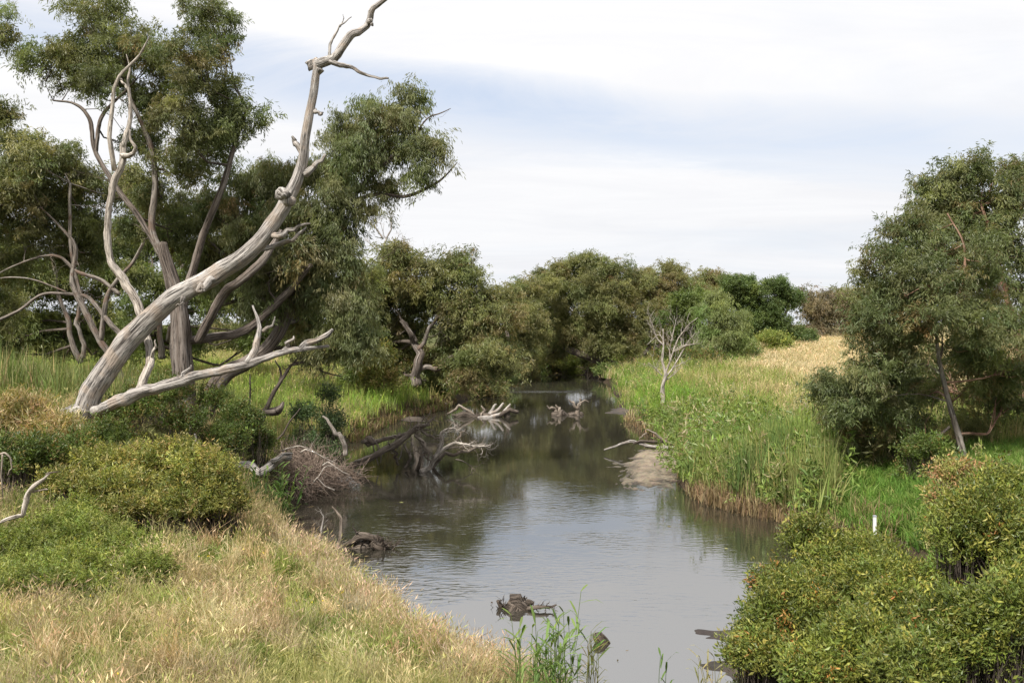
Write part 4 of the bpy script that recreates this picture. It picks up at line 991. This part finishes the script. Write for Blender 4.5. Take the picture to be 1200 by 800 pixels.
log("fallen_log", "thick pale grey broken log resting on the left edge of the brush heap", 24.6,
    [([(245, 553), (262, 551), (290, 549), (312, 547), (330, 541), (341, 536)], [6, 6.5, 6, 7, 6.5, 4], "dead"), ([(318, 540, -.1), (330, 535, -.1), (343, 531, -.1)], [3, 3, 1.2], "dead")], 21)
log("crooked_branch", "crooked bone white branch standing above the brush heap", 31,
    [([(405, 533), (401, 522), (403, 513), (396, 508), (387, 504), (382, 494), (378, 487)], [3.4, 3.4, 3.6, 3, 2.6, 2.2, 1], "pale")], 22, cat="branch")
log("drifting_snag", "low tangle of dark driftwood left of centre in the far water", 54,
    [([(536, 489), (555, 488), (575, 489), (595, 486)], [4, 3.6, 4, 3], "wet"), ([(524, 485), (532, 479), (540, 476), (550, 482), (556, 487)], [.8, 1.2, 1.5, 1.6, 1.4], "drift"), ([(565, 487), (567, 480), (564, 475)], [1.6, 1.3, .5], "drift"),
     ([(560, 490, -.5), (578, 486, -.4), (592, 477), (598, 473)], [2, 2.4, 1.8, .6], "dead"), ([(570, 488), (580, 482), (590, 472)], [2.4, 2, 1.1], "dead"), ([(582, 490), (596, 482), (607, 483)], [2, 2.2, 2], "wet"), ([(530, 486), (545, 491), (570, 492)], [1.2, 2, 2], "wet"), ([(574, 484), (577, 477), (582, 474)], [1.6, 1.3, .7], "dead")], 23, tw={0: 8}, rs=1.15)
log("drifting_snag", "dark root snag with two pale prongs right of centre in the far water", 55,
    [([(648, 487), (657, 486), (668, 488), (678, 487), (681, 484)], [4, 3.6, 3.6, 3, 2.4], "wet"), ([(652, 487), (648, 480), (643, 477), (641, 475)], [2.4, 1.8, 1, .4], "drift"), ([(655, 485), (655, 478), (651, 474)], [2, 1.4, .5], "drift"), ([(676, 486), (678, 480), (678, 474), (684, 469), (690, 471)], [2.4, 2, 1.4, 1, .5], "drift"),
     ([(677, 479), (672, 473), (667, 468)], [1.5, 1.2, .5], "drift"), ([(679, 476), (681, 470), (679, 467)], [1, .8, .4], "drift"), ([(660, 488), (661, 493), (660, 496)], [2, 1.6, 1.2], "wet"), ([(646, 490), (642, 493), (650, 495)], [1.6, 1.2, .6], "wet")], 24, tw={0: 3}, rs=1.2)
log("thin_post", "short pale stake standing in the far water by the left bank", 59, [([(522, 487), (522, 476), (522, 472)], [1.3, 1.1, .8], "drift")], 25, cat="stake")
log("fallen_branch", "long forked dead branch lying on the pale gravel spit", 38.5,
    [([(708, 527), (725, 522), (738, 519), (757, 521), (775, 524), (795, 526)], [1.2, 1.6, 2.2, 2.6, 3, 3.4], "dead"), ([(742, 520), (760, 517), (782, 519), (796, 521)], [1.4, 2, 2.4, 2.6], "wet"), ([(782, 518), (772, 510), (762, 505), (758, 503)], [2.4, 2, 1.4, .7], "drift"),
     ([(758, 507), (752, 512), (749, 514)], [1.2, .9, .4], "drift"), ([(798, 526), (812, 524), (830, 519)], [1.2, .8, .3], "drift")], 26, group="dead wood on the right bank", tw={4: 4})
log("root_stump", "small dark upturned root stump in the near water", 17.6,
    [([(600, 730, -.2), (608, 722), (611, 712), (611, 704)], [9, 10, 10, 8], "wet"), ([(612, 707), (618, 705), (624, 706)], [5, 4, 1.5], "wet"), ([(606, 718), (596, 717), (588, 712), (583, 703)], [3.6, 3, 2.6, 1.8], "wet"), ([(612, 719), (625, 712, -.2), (640, 711, -.2), (652, 708, -.2)], [3, 2.5, 1.7, .7], "wet"),
     ([(610, 724), (625, 714), (640, 714), (650, 713)], [3.4, 2.6, 1.6, .7], "dead"), ([(606, 724), (596, 728), (588, 732)], [2, 1.5, .7], "wet"), ([(588, 715), (580, 720), (573, 726)], [1.6, 1.2, .5], "wet"), ([(620, 716), (626, 721), (628, 724)], [1.6, 1.2, .6], "wet"), ([(604, 722), (598, 732, -.4), (592, 738, -.4)], [3, 2.4, 1.2], "dead")], 27, cat="stump", tw={0: 8, 2: 5, 3: 6, 4: 6, 6: 6}, rs=1.05)
log("sunken_timber", "square dark timber end poking out of the near water", 15.6,
    [([(700, 742, .1), (710, 752), (722, 761), (732, 767)], [6.5, 9.5, 8, 4], "wet"), ([(706, 760, -.1), (716, 768, -.1), (726, 770, -.1)], [4, 5, 3], "wet")], 28, cat="timber")
T = log("root_mass", "dark mass of roots at the near left waterline beyond the grass", 22.3,
        [([(398, 645), (415, 638), (440, 640), (462, 650)], [6, 7, 6, 4], "wet"), ([(404, 640), (428, 627), (452, 640)], [3, 4.5, 3], "wet"), ([(420, 658), (446, 656), (474, 660)], [3.5, 4, 2], "wet"), ([(415, 646), (425, 638), (436, 630)], [2.4, 1.8, .8], "wet"), ([(395, 645), (402, 625), (401, 612), (396, 600), (389, 593)], [2.6, 2.4, 2, 1.6, .6], "drift"), ([(374, 660), (373, 635), (378, 610), (376, 600)], [2, 1.6, 1, .4], "dead"),
         ([(368, 655), (366, 640), (371, 628)], [3.4, 2.6, 1], "dead"), ([(430, 650), (450, 640), (470, 636)], [2, 1.5, .6], "wet"), ([(420, 655), (440, 662), (455, 668)], [3, 3, 1.4], "wet")], 29, cat="root mass", rs=1.0, tw={0: 70, 1: 30, 2: 24, 7: 20, 1: 4, 5: 6, 6: 12})
log("dead_stick", "bent pale dead stick lying in the undergrowth at the left edge", 15.5,
    [([(0, 612), (14, 608), (26, 600), (33, 585), (38, 572), (50, 560), (60, 553)], [2.2, 3, 3.6, 4, 3.6, 2.6, 1], "pale"), ([(38, 576), (48, 575), (56, 573)], [2, 1.5, .8], "drift"), ([(54, 556), (64, 553), (70, 552)], [2, 1.2, .5], "drift")], 30, group="dead wood on the left bank", cat="branch")
log("dead_stick", "white drooping dead twigs at the far left edge in front of the dark shrub", 17,
    [([(-10, 534), (2, 531), (10, 534), (12, 548), (9, 557)], [1.6, 1.8, 1.4, 1, .5], "drift"), ([(3, 532), (1, 550), (4, 570), (3, 585)], [1.4, 1.3, .9, .5], "drift")], 31, group="dead wood on the left bank", cat="branch")
log("dead_stick", "short broken grey stick upright in the yellow tipped shrub", 20.5,
    [([(214, 547), (222, 533), (229, 516), (228, 508)], [2.4, 2.2, 2, 1.2], "dead"), ([(224, 528), (232, 520), (233, 514)], [1.4, 1, .5], "dead")], 32, group="dead wood on the left bank", cat="branch")
log("bent_sapling", "dark bent bare sapling arching right in front of the left meadow", 31,
    [([(298, 512), (305, 488), (318, 472), (328, 447), (340, 430), (352, 420), (362, 427), (378, 437), (400, 441)], [5, 4.4, 3, 2.5, 2, 1.6, 1.3, .8], "twig"), ([(306, 486), (318, 480), (332, 471)], [6, 6.5, 2], "bark"), ([(328, 447), (328, 432), (322, 422)], [2, 1.5, .8], "twig"), ([(340, 430), (350, 420), (360, 423), (372, 418)], [1.5, 1.2, 1, .5], "twig"),
     ([(292, 480), (294, 455), (293, 438)], [1.6, 1.3, .9], "twig"), ([(325, 515), (335, 500), (342, 488), (352, 478)], [1.6, 1.4, 1.2, .6], "twig")], 33, group="dead wood on the left bank", cat="sapling", tw={0: 12, 3: 5, 4: 5})
# bare sapling on the right bank
T = thing("dead_sapling", "bare pale dead sapling standing on the green right bank", "dead tree", (P(778, 468, 47)[0], 47, gz(P(778, 468, 47)[0], 47)), "dead wood on the right bank")
g = R(55); mb = MB(); px_limb(mb, [(777, 476), (777, 455), (779, 440), (778, 415), (777, 385)], 47, [2.8, 2.4, 2, 1.2, .6], n=26, seed=2, lump=.1); mb.build("trunk", M["pale"], T)
for k, (pp, rp) in enumerate([([(779, 440), (786, 420), (793, 400), (806, 380), (818, 372)], [2, 1.6, 1.2, .8, .4]), ([(780, 442), (792, 425), (804, 405), (815, 390)], [2, 1.5, 1, .4]), ([(778, 405), (770, 395), (764, 380), (762, 372)], [1.5, 1.2, .8, .4]),
                              ([(785, 425), (786, 400), (792, 380), (790, 370)], [1.4, 1.1, .7, .3]), ([(781, 445), (790, 438), (798, 430)], [1.2, .9, .4]), ([(790, 412), (808, 404), (820, 402)], [1.1, .8, .4]), ([(776, 440), (768, 432), (760, 425)], [1.2, .8, .4]), ([(778, 400), (772, 392), (758, 404)], [1, .8, .4])]):
    mb = MB(); c, r = px_limb(mb, pp, 47, [q_ * .6 for q_ in rp], n=16, sides=6, seed=70 + k, wob=.01); add_twigs(mb, c, r, g, 9, .8, 1, .25, .45, .8, .4); mb.build("branch", M["pale"], T)
# bare grey treetop behind the left grove
T = thing("dead_tree", "bare grey treetop rising above the broad olive gum on its left", "dead tree", (P(447, 440, 66)[0], 66, gz(P(447, 440, 66)[0], 66)), "dead wood on the left bank")
mb = MB(); px_limb(mb, [(444, 445), (446, 390), (444, 340), (448, 300), (450, 285)], 66, [4, 3.4, 2.6, 1.6, 1.2], n=30, seed=5); mb.build("trunk", M["dead"], T)
for k, (pp, rp) in enumerate([([(450, 287), (455, 275), (461, 262), (459, 248)], [1.2, 1, .7, .3]), ([(450, 290), (465, 286), (480, 290), (488, 300)], [1.1, .9, .7, .4]), ([(449, 280), (440, 265), (430, 260), (424, 256)], [1.1, .9, .6, .3]), ([(448, 296), (438, 290), (428, 280)], [1, .7, .3]), ([(470, 325), (485, 310), (495, 300), (502, 292)], [.9, .7, .5, .3])]):
    mb = MB(); c, r = px_limb(mb, pp, 66, rp, n=14, sides=5, seed=90 + k, wob=.015); add_twigs(mb, c, r, g, 7, 1.0, 1, .2, .5, .4, .6); mb.build("branch", M["dead"], T)

# ------------------------------------------------------------------ marker post
q = P(1025, 612, 20.5)
T = thing("marker_post", "small white marker post among the shrubs before the bright green grass", "post", (q[0], q[1], gz(q[0], q[1])))
def bevel_box(name, cx, cy, z0, z1, sx, sy, mat, T, bev=.008):
    import bmesh
    bm = bmesh.new(); bmesh.ops.create_cube(bm, size=1)
    for v in bm.verts: v.co = (v.co.x * sx, v.co.y * sy, (v.co.z + .5) * (z1 - z0) + z0)
    bmesh.ops.bevel(bm, geom=bm.edges[:], offset=bev, segments=2, affect="EDGES")
    me = bpy.data.meshes.new(name); bm.to_mesh(me); bm.free(); me.materials.append(mat)
    o = bpy.data.objects.new(name, me); C.objects.link(o); o.parent = T; o.location = (cx, cy, 0); return o
def flat(name, c, rough=.6):
    m = bpy.data.materials.new(name); m.use_nodes = True; t = m.node_tree; p = t.nodes["Principled BSDF"]
    n = N(t, "ShaderNodeTexNoise", i_Scale=20.0, i_Detail=4.0); cc = ramp(t, n.outputs[0], [(0.3, tuple(a * .8 for a in c)), (.6, c)]); t.links.new(cc, p.inputs["Base Color"]); p.inputs["Roughness"].default_value = rough; return m
M["white"] = flat("white painted post", (.75, .75, .73)); M["cap"] = flat("grey post cap", (.35, .36, .4))
top = q[2] + .12 - T.location.z
bevel_box("shaft", 0, 0, -.3, max(top, .3), .06, .06, M["white"], T); bevel_box("cap", 0, 0, max(top, .3) + .002, max(top, .3) + .03, .07, .07, M["cap"], T)

# ------------------------------------------------------------------ grass
def blades(mb, x, y, z, h, wd, cols, g, bend=.35, head=None, headcol=None, hl=.24, hw=2.6):
    k = len(x); b = np.stack([x, y, z], 1); az = g.uniform(0, 6.283, k); bd = np.abs(g.normal(0, bend, k)) + .03
    dr = np.stack([np.cos(az), np.sin(az), np.zeros(k)], 1); up = np.array([0, 0, 1.0])
    wa = g.uniform(0, 6.283, k); wv = np.stack([np.cos(wa), np.sin(wa), np.zeros(k)], 1) * wd[:, None] * .5
    m_ = b + up * (h * .55)[:, None] + dr * (h * bd * .25)[:, None]
    tp = b + up * (h * (1 - bd * .35))[:, None] + dr * (h * bd)[:, None]
    v = np.stack([b - wv, b + wv, m_ + wv * .8, m_ - wv * .8, tp], 1).reshape(-1, 3)
    f = np.arange(k)[:, None] * 5
    mb.add(v, [np.concatenate([f, f + 1, f + 2, f + 3], 1), np.concatenate([f + 3, f + 2, f + 4], 1)], np.repeat(cols, 5, 0))
    if head is not None:
        s = head
        leaves(mb, tp[s] - (tp[s] - m_[s]) * .12, tp[s] - m_[s] + g.normal(0, .1, (s.sum(), 3)) * h[s][:, None], h[s] * hl, wd[s] * hw, headcol[s], g, .05)


def scatter(n, y0, y1, x0, x1, seed, pw=1.0, frus=True):
    g = R(seed); u = g.random(n)
    if pw == 1.0: y = y0 * (y1 / y0) ** u
    else: y = y0 + (y1 - y0) * u
    x = x0 + (x1 - x0) * g.random(n)
    if frus:
        lim = y * .53 + 1.5; x = np.where(np.abs(x) > lim, g.uniform(-1, 1, n) * lim, x); 
    k = (x >= x0) & (x <= x1); x, y = x[k], y[k]
    z, d, left = height(x, y, True)
    return x, y, z, d, left, g


def patchcol(x, y, pals, seed, sc=.6):
    """pals: list of colours; patchy mixture by smooth noise"""
    g = R(seed); k = len(x); s = np.stack([vnoise(x * sc + i * 17, y * sc + i * 5, seed + i) + g.normal(0, .16, k) for i in range(len(pals))], 1)
    i = np.argmax(s, 1); c = np.asarray(pals)[i]
    return np.clip(c * (1 + g.normal(0, .17, (k, 1))), .01, 1), i


def clear(x, y):
    ok = np.ones(len(x), bool)
    for cx, cy, r in DISCS: ok &= (x - cx) ** 2 + (y - cy) ** 2 > r * r
    return ok


def tufts(name, label, cat, kindname, x, y, z, hh, s, c, g):
    k = len(x); im = INS()
    im.add(np.stack([x, y, z - .02], 1), np.stack([g.normal(0, .10, k), g.normal(0, .10, k), g.uniform(0, 6.283, k)], 1), np.stack([s, s, hh], 1), c)
    return tag(im.build(name, kindname), label, cat)


ST, ST2, GR_, GY, PK = (.5, .41, .24), (.6, .52, .34), (.17, .24, .05), (.32, .33, .11), (.44, .3, .2)
# near left slope
x, y, z, d, left, g = scatter(30000, 6.2, 27, -16, 2.2, 401)
k = left & (d > .12) & clear(x, y); x, y, z, d = x[k], y[k], z[k], d[k]
c, i = patchcol(x, y, [ST, GY, (.42, .34, .2), (.38, .37, .16), GR_, (.3, .33, .11)], 11, .8)
lo = (i == 1) | (i == 4) | (i == 5)
n_ = vnoise(x * .7, y * .7, 44)
hh = np.array([.34, .22, .36, .4, .22, .26])[i] * g.uniform(.6, 1.25, len(x)) * (.7 + .6 * n_)
sc_ = np.maximum(.75, y * .07)
tufts("meadow_grass", "dry straw coloured grass covering the near left slope", "grass", "straw", x[~lo], y[~lo], z[~lo], hh[~lo], sc_[~lo], c[~lo], g)
tufts("meadow_grass", "short yellow green grass between the straw on the near left slope", "grass", "turf", x[lo], y[lo], z[lo], hh[lo], sc_[lo] * .8, c[lo], g)
# green undergrowth of the near slope, all over and thicker toward the river
x, y, z, d, left, g = scatter(16000, 6.2, 22, -13, 1.6, 402)
k = left & (d > .05) & clear(x, y) & (vnoise(x * .9, y * .9, 7) > .35); x, y, z, d = x[k], y[k], z[k], d[k]
c = mixcols([(.15, .23, .04), (.22, .28, .07), (.3, .28, .11)], (2, 2, 1), len(x), g)
tufts("green_grass", "fresh green grass low on the near left slope", "grass", "turf", x, y, z, g.uniform(.1, .26, len(x)) * (1 + .5 * (d < 2)), np.full(len(x), .7), c, g)
x, y, z, d, left, g = scatter(420, 6.5, 19, -11, 1.0, 417)
k = left & (d > .2) & clear(x, y); x, y, z = x[k], y[k], z[k]
kk = np.repeat(np.arange(len(x)), 7); xx = x[kk] + g.normal(0, .1, len(kk)); yy = y[kk] + g.normal(0, .1, len(kk))
tufts("grass_tussocks", "taller loose tussocks standing out of the near left grass", "tussocks", "straw", xx, yy, z[kk], g.uniform(.3, .62, len(kk)), g.uniform(.7, 1.2, len(kk)), mixcols([(.55, .46, .28), (.3, .33, .1), (.46, .36, .22)], (3, 2, 2), len(x), g)[kk], g)
x, y, z, d, left, g = scatter(5200, 10.5, 20, -4.5, 1.2, 418)
k = left & (d > .05) & (d < 1.3) & (vnoise(x * .8, y * .8, 91) > .38); x, y, z = x[k], y[k], z[k]
tufts("feathery_grass", "tall pinkish feathery grass along the crest of the near left bank", "grass", "straw", x, y, z, g.uniform(.3, .62, len(x)), g.uniform(.7, 1.1, len(x)), mixcols([(.5, .39, .28), (.55, .45, .3), (.32, .34, .12)], (3, 2, 1.5), len(x), g), g)
# low leafy weeds in the near slope
x, y, z, d, left, g = scatter(5600, 7, 24, -14, 1, 403)
k = left & (d > .4) & (vnoise(x * .6 + 3, y * .6, 21) > .5) & clear(x, y); x, y, z = x[k], y[k], z[k]
k = len(x); im = INS(); im.add(np.stack([x, y, z + .02], 1), np.stack([g.normal(0, .5, k), g.normal(0, .5, k), g.uniform(0, 6, k)], 1), g.uniform(.12, .3, k), mixcols([(.17, .22, .05), (.24, .26, .08)], (1, 1), k, g))
tag(im.build("leafy_weeds", "fine"), "low leafy weeds among the near left grass", "weeds")
x, y, z, d, left, g = scatter(420, 8, 19, -9, 0, 404)
k = left & (d > .5) & (vnoise(x * .5, y * .5, 31) > .5); x, y, z = x[k], y[k], z[k]
mb = MB(); sprays(mb, np.stack([x, y, z + .3], 1), g.normal(0, 1, (len(x), 3)), .02 * np.ones(len(x)), 5, .025, .02, mixcols([(.7, .55, .05), (.75, .7, .5)], (3, 1), len(x), g), g, droop=-.5, spread=.9, gravity=0)
tag(mb.build("wildflowers", M["grass"]), "tiny yellow wildflowers dotted in the near left grass", "wildflowers", kind="stuff")
# left bank under the grove, rank reedy grass
x, y, z, d, left, g = scatter(13000, 17, 50, -28, -4.5, 405)
k = left & (d > .25) & clear(x, y); x, y, z, d = x[k], y[k], z[k], d[k]
c, i = patchcol(x, y, [(.14, .19, .045), (.2, .23, .07), (.4, .33, .18), (.1, .14, .03)], 13, .4)
hh = np.array([.7, .65, .8, .45])[i] * g.uniform(.5, 1.25, len(x)) * (.6 + .6 * vnoise(x * .5, y * .5, 3))
tufts("reedy_grass", "rank green and straw grass under the left gum grove", "grass", "rank", x, y, z, hh, np.maximum(.8, y * .035), c, g)
# taller reeds behind the dead tree
x, y, z, d, left, g = scatter(2600, 26, 40, -22, -9, 419)
k = left & (d > 2.5) & clear(x, y) & (vnoise(x * .4, y * .4, 33) > .35); x, y, z = x[k], y[k], z[k]
tufts("reed_bed", "tall soft green reeds under the left gums behind the dead tree", "reeds", "reed", x, y, z, g.uniform(.8, 1.7, len(x)), g.uniform(.9, 1.5, len(x)), mixcols([(.15, .2, .06), (.22, .26, .09), (.32, .3, .15)], (3, 2, 1), len(x), g), g)
# left meadow
x, y, z, d, left, g = scatter(15000, 36, 170, -85, 0, 406)
k = left & (d > .1) & clear(x, y); x, y, z, d = x[k], y[k], z[k], d[k]
c, i = patchcol(x, y, [(.24, .29, .075), (.33, .33, .12), (.42, .36, .18), (.19, .27, .05)], 14, .16)
edge = d < 2.6; c[edge] = mixcols([(.2, .32, .05), (.28, .36, .08), (.3, .3, .12)], (2, 2, 1), edge.sum(), g)
tufts("meadow_grass", "yellow green meadow grass on the left bank beyond the gums", "grass", "rank", x, y, z, (.7 + .25 * edge) * g.uniform(.5, 1.3, len(x)), y * .032, c, g)
# right bank
x, y, z, d, left, g = scatter(30000, 24, 170, 4.5, 90, 407)
k = (~left) & (d > .1) & clear(x, y) & ~((y < 28) & (x / y > .32)); x, y, z, d = x[k], y[k], z[k], d[k]
c, i = patchcol(x, y, [(.2, .27, .055), (.28, .31, .095), (.36, .33, .15), (.14, .22, .04)], 15, .22)
dryf = sstep(36, 46, y) * sstep(-.03, .02, x / y - .222 - .06 * (1 - sstep(42, 90, y)) + (vnoise(x * .2, y * .1, 3) - .5) * .06)
s = g.random(len(x)) < dryf * .95 + .1
c[s] = mixcols([(.5, .42, .24), (.6, .51, .32), (.4, .36, .17)], (2, 2, 1), s.sum(), g, .12)
edge = (d < 3.4) & (y > 30) & (y < 75) & (vnoise(x * .3, y * .3, 77) > .35) & ~s; c[edge] = mixcols([(.16, .29, .04), (.22, .34, .06)], (1, 1), edge.sum(), g)
hh = (.45 + .5 * vnoise(x * .35, y * .35, 9)) * g.uniform(.5, 1.4, len(x)) * (1 - .3 * dryf)
tufts("meadow_grass", "green to straw coloured grass sloping up the right bank", "grass", "rank", x, y, z, hh, y * .034, c, g)
# near right bank beside and behind the shrubs
x, y, z, d, left, g = scatter(9000, 3, 26, 4.5, 24, 420, 2, False)
k = (~left) & (d > .1) & ((x > y * .42) | (y < 17)); x, y, z = x[k], y[k], z[k]
c, i = patchcol(x, y, [(.16, .22, .05), (.28, .3, .1), (.44, .38, .2)], 19, .5)
tufts("meadow_grass", "mixed green and straw grass on the near right bank among the shrubs", "grass", "turf", x, y, z, g.uniform(.2, .5, len(x)), np.full(len(x), 1.1), c, g)
# weeds and herbs with leaves on the right bank
x, y, z, d, left, g = scatter(12000, 25, 85, 5, 38, 408)
k = (~left) & (d > .5) & (vnoise(x * .35 + 9, y * .35, 12) > .5) & clear(x, y) & ~((y > 42) & (x / y > .19)); x, y, z = x[k], y[k], z[k]
k = len(x); im = INS(); im.add(np.stack([x, y, z + .05], 1), np.stack([g.normal(0, .25, k), g.normal(0, .25, k), g.uniform(0, 6, k)], 1), g.uniform(.35, .8, k), mixcols([(.17, .24, .05), (.26, .31, .09), (.12, .18, .06), (.3, .28, .13)], (2, 2, 1.4, .8), k, g))
tag(im.build("leafy_weeds", "fine"), "tall leafy weeds and herbs on the right bank", "weeds")
# reed fringe on the right bank
x, y, z, d, left, g = scatter(17000, 24.2, 46, 5, 16, 409, 2)
k = (~left) & (d > .08) & (d < 4) & (g.random(len(x)) < 1.15 - d * .26) & (vnoise(x * .6, y * .6, 71) > .12) & ~((y < 30) & (x / y > .325)); x, y, z, d = x[k], y[k], z[k], d[k]
c, i = patchcol(x, y, [(.17, .25, .06), (.22, .3, .08), (.13, .2, .06), (.26, .29, .1)], 16, .8)
hh = g.uniform(.8, 1.6, len(x)) * (.5 + .55 * sstep(36, 28, y)) * (.6 + .7 * vnoise(x * 1.2, y * 1.2, 15))
tufts("reed_bed", "tall green reeds along the right waterline", "reeds", "reed", x, y, z, hh, g.uniform(.7, 1.7, len(x)), c, g)
k = len(x) // 3; im = INS(); im.add(np.stack([x[:k] + g.normal(0, .4, k), y[:k] + g.normal(0, .4, k), z[:k] + .1], 1), np.stack([g.normal(0, .45, k), g.normal(0, .45, k), g.uniform(0, 6, k)], 1), g.uniform(.4, 1.1, k), mixcols([(.2, .27, .06), (.14, .2, .05), (.32, .29, .15)], (3, 2, 1), k, g))
tag(im.build("leafy_weeds", "fine"), "weeds tangled among the reeds on the right waterline", "weeds")


def fringe(poly_pts, n, seed, label, h0, h1, pal, wts, out=-.12):
    """dead stalks hanging down the cut bank to the water"""
    g = R(seed); pl = np.array(poly_pts, float); t = g.random(n) * (len(pl) - 1.001); i = t.astype(int); u = (t - i)[:, None]
    p = pl[i] * (1 - u) + pl[i + 1] * u; tn = unit(pl[i + 1] - pl[i]); nr = np.stack([-tn[:, 1], tn[:, 0]], 1)
    p = p + nr * g.uniform(-.45, .45, (n, 1)); z = np.maximum(height(p[:, 0], p[:, 1]), 0) + g.uniform(-.03, .1, n)
    mb = MB(); c = mixcols(pal, wts, n, g)
    blades(mb, p[:, 0], p[:, 1], z, g.uniform(h0, h1, n), .0008 * p[:, 1] * g.uniform(.7, 1.4, n), c, g, .5)
    tag(mb.build("dead_reeds", M["grass"]), label, "dead reeds", kind="stuff")


DR = [(.36, .27, .15), (.26, .19, .11), (.16, .11, .06)]
fringe([(5.5, 29.2), (5.7, 27.6), (6.4, 26), (7.6, 24.3), (8.5, 22)], 1500, 411, "brown dead reed stalks at the foot of the right bank reeds", .2, .65, DR, (2, 2, 1))
fringe([(6.2, 52), (6.5, 46), (6.9, 40), (6.6, 35), (5.6, 31.5)], 1600, 412, "brown dead stalks behind the gravel spit", .15, .4, DR, (2, 2, 1.5))
fringe([(-7.0, 42), (-6.7, 47), (-6.2, 52), (-4.4, 58), (-3.9, 63)], 2600, 413, "dark dead stalks on the cut edge of the left meadow", .2, .55, [(.12, .08, .045), (.25, .2, .1), (.1, .13, .03)], (2, 1, 1))
# bright green grass under the right gum
x, y, z, d, left, g = scatter(11000, 17, 29, 6.5, 16, 415, 2)
k = (~left) & (d > .2) & clear(x, y); x, y, z = x[k], y[k], z[k]
tufts("green_grass", "vivid green lush grass before the big right gum", "grass", "turf", x, y, z, g.uniform(.2, .45, len(x)), np.full(len(x), 1.0), mixcols([(.11, .21, .035), (.15, .26, .05), (.22, .27, .08)], (2, 2, 1), len(x), g, .15), g)


# ------------------------------------------------------------------ reeds one can tell apart
def reed(label, name, group, stems, seed, pal=((.1, .17, .04), (.16, .22, .06)), sw=.006, lw=.022):
    """stems: (px_base, py_base, px_top, py_top, Y)"""
    g = R(seed); s0 = stems[0]; b = P(s0[0], s0[1], s0[4]); T = thing(name, label, "reeds", (b[0], b[1], max(gz(b[0], b[1]), 0)), group)
    sm, lm = MB(), MB()
    for (a, b_, c_, d_, Y) in stems:
        p0 = P(a, b_, Y); p1 = P(c_, d_, Y); p0 = np.array([p0[0], p0[1], max(gz(p0[0], p0[1]), -.05)]); L = np.linalg.norm(p1 - p0)
        col = mixcols(pal, (1, 1), 1, g)[0]
        mid = (p0 + p1) / 2 + g.normal(0, .02, 3) * L
        tube(sm, [p0, mid, p1], [sw, sw * .5], n=8, sides=5, col=col, lump=0, cap=False)
        nl = max(4, int(L * 7)); 
        for q in range(nl):
            t = (q + 1) / nl; pos = p0 + (p1 - p0) * t; az = g.uniform(0, 6.28); ll = g.uniform(.2, .42) * (1 - .4 * abs(t - .5))
            dr = np.array([math.cos(az), math.sin(az) * .7, g.uniform(.3, 1.3)]); dr /= np.linalg.norm(dr)
            side = unit(np.cross(dr, (0, 0, 1))) * lw * .5
            pts = [pos, pos + dr * ll * .35, pos + dr * ll * .7 - np.array([0, 0, .06 * ll]), pos + dr * ll - np.array([0, 0, .3 * ll])]
            ws = [.35, 1, .7, .02]; v = []
            for pp, w_ in zip(pts, ws): v += [pp - side * w_, pp + side * w_]
            lm.add(v, np.array([[0, 1, 3, 2], [2, 3, 5, 4], [4, 5, 7, 6]]), col * g.uniform(.75, 1.3))
    tag(lm.build("blades", M["grass"], T), kind="stuff"); sm.build("stalks", M["grass"], T)
    return T


g = R(500)
st = [(655, 800, 681, 692, 11.5)] + [(g.uniform(600, 700), 815, 0, 0, g.uniform(10.6, 11.8)) for _ in range(44)]
st = [st[0]] + [(a, b, a + g.normal(0, 9), g.uniform(715, 775), Y) for (a, b, c, d, Y) in st[1:]]
reed("broad leaved reed clump at the bottom centre with one tall bent stem", "reed_clump", "reed clumps", st, 501, lw=.032)
reed("lone two leaved reed sprig standing in the shallow mud at the bottom", "reed_sprig", "reed clumps", [(775, 812, 774, 768, 13.2), (779, 812, 781, 775, 13.2)], 502, lw=.03)
st = [(g.uniform(278, 338), g.uniform(600, 640), 0, 0, g.uniform(22.2, 24.2)) for _ in range(90)]
reed("green reed clump below the pale grey log at the left waterline", "reed_clump", "reed clumps", [(a, b, a + g.normal(4, 10), g.uniform(545, 600), Y) for (a, b, c, d, Y) in st], 503, lw=.045, sw=.009)
reed("short reed tuft on the mud by the leftmost near right shrub", "reed_clump", "reed clumps", [(830 + g.uniform(-8, 14), 812, 826 + g.uniform(-12, 20), g.uniform(768, 795), 12.3) for _ in range(9)], 504, pal=((.3, .27, .12), (.2, .22, .07)))
reed("weedy yellow green stalks rising right of the bottom reed clump", "tall_weed", "reed clumps", [(694 + g.uniform(-10, 10), 815, 696 + g.uniform(-9, 9), g.uniform(735, 780), 11.3) for _ in range(9)], 505, pal=((.22, .24, .06), (.28, .24, .08)), lw=.014)

# leaf litter adrift along the edges of the pool
g = R(600); n = 900; x = g.uniform(-6, 8, n); y = 12 * (60 / 12) ** g.random(n); d, _ = river(x, y); k = (d < -.02) & (g.random(n) < np.exp(d * 1.3) + .06); x, y = x[k], y[k]; n = len(x)
mb = MB(); a = g.uniform(0, 6.28, n); leaves(mb, np.stack([x, y, np.full(n, .012)], 1), np.stack([np.cos(a), np.sin(a), np.zeros(n)], 1), g.uniform(.05, .16, n), g.uniform(.015, .04, n), mixcols([(.2, .15, .08), (.1, .08, .05), (.25, .24, .1)], (2, 2, 1), n, g), g, .04)
tag(mb.build("floating_leaves", M["grass"]), "dead leaves and bark flakes adrift on the water", "leaf litter", kind="stuff")
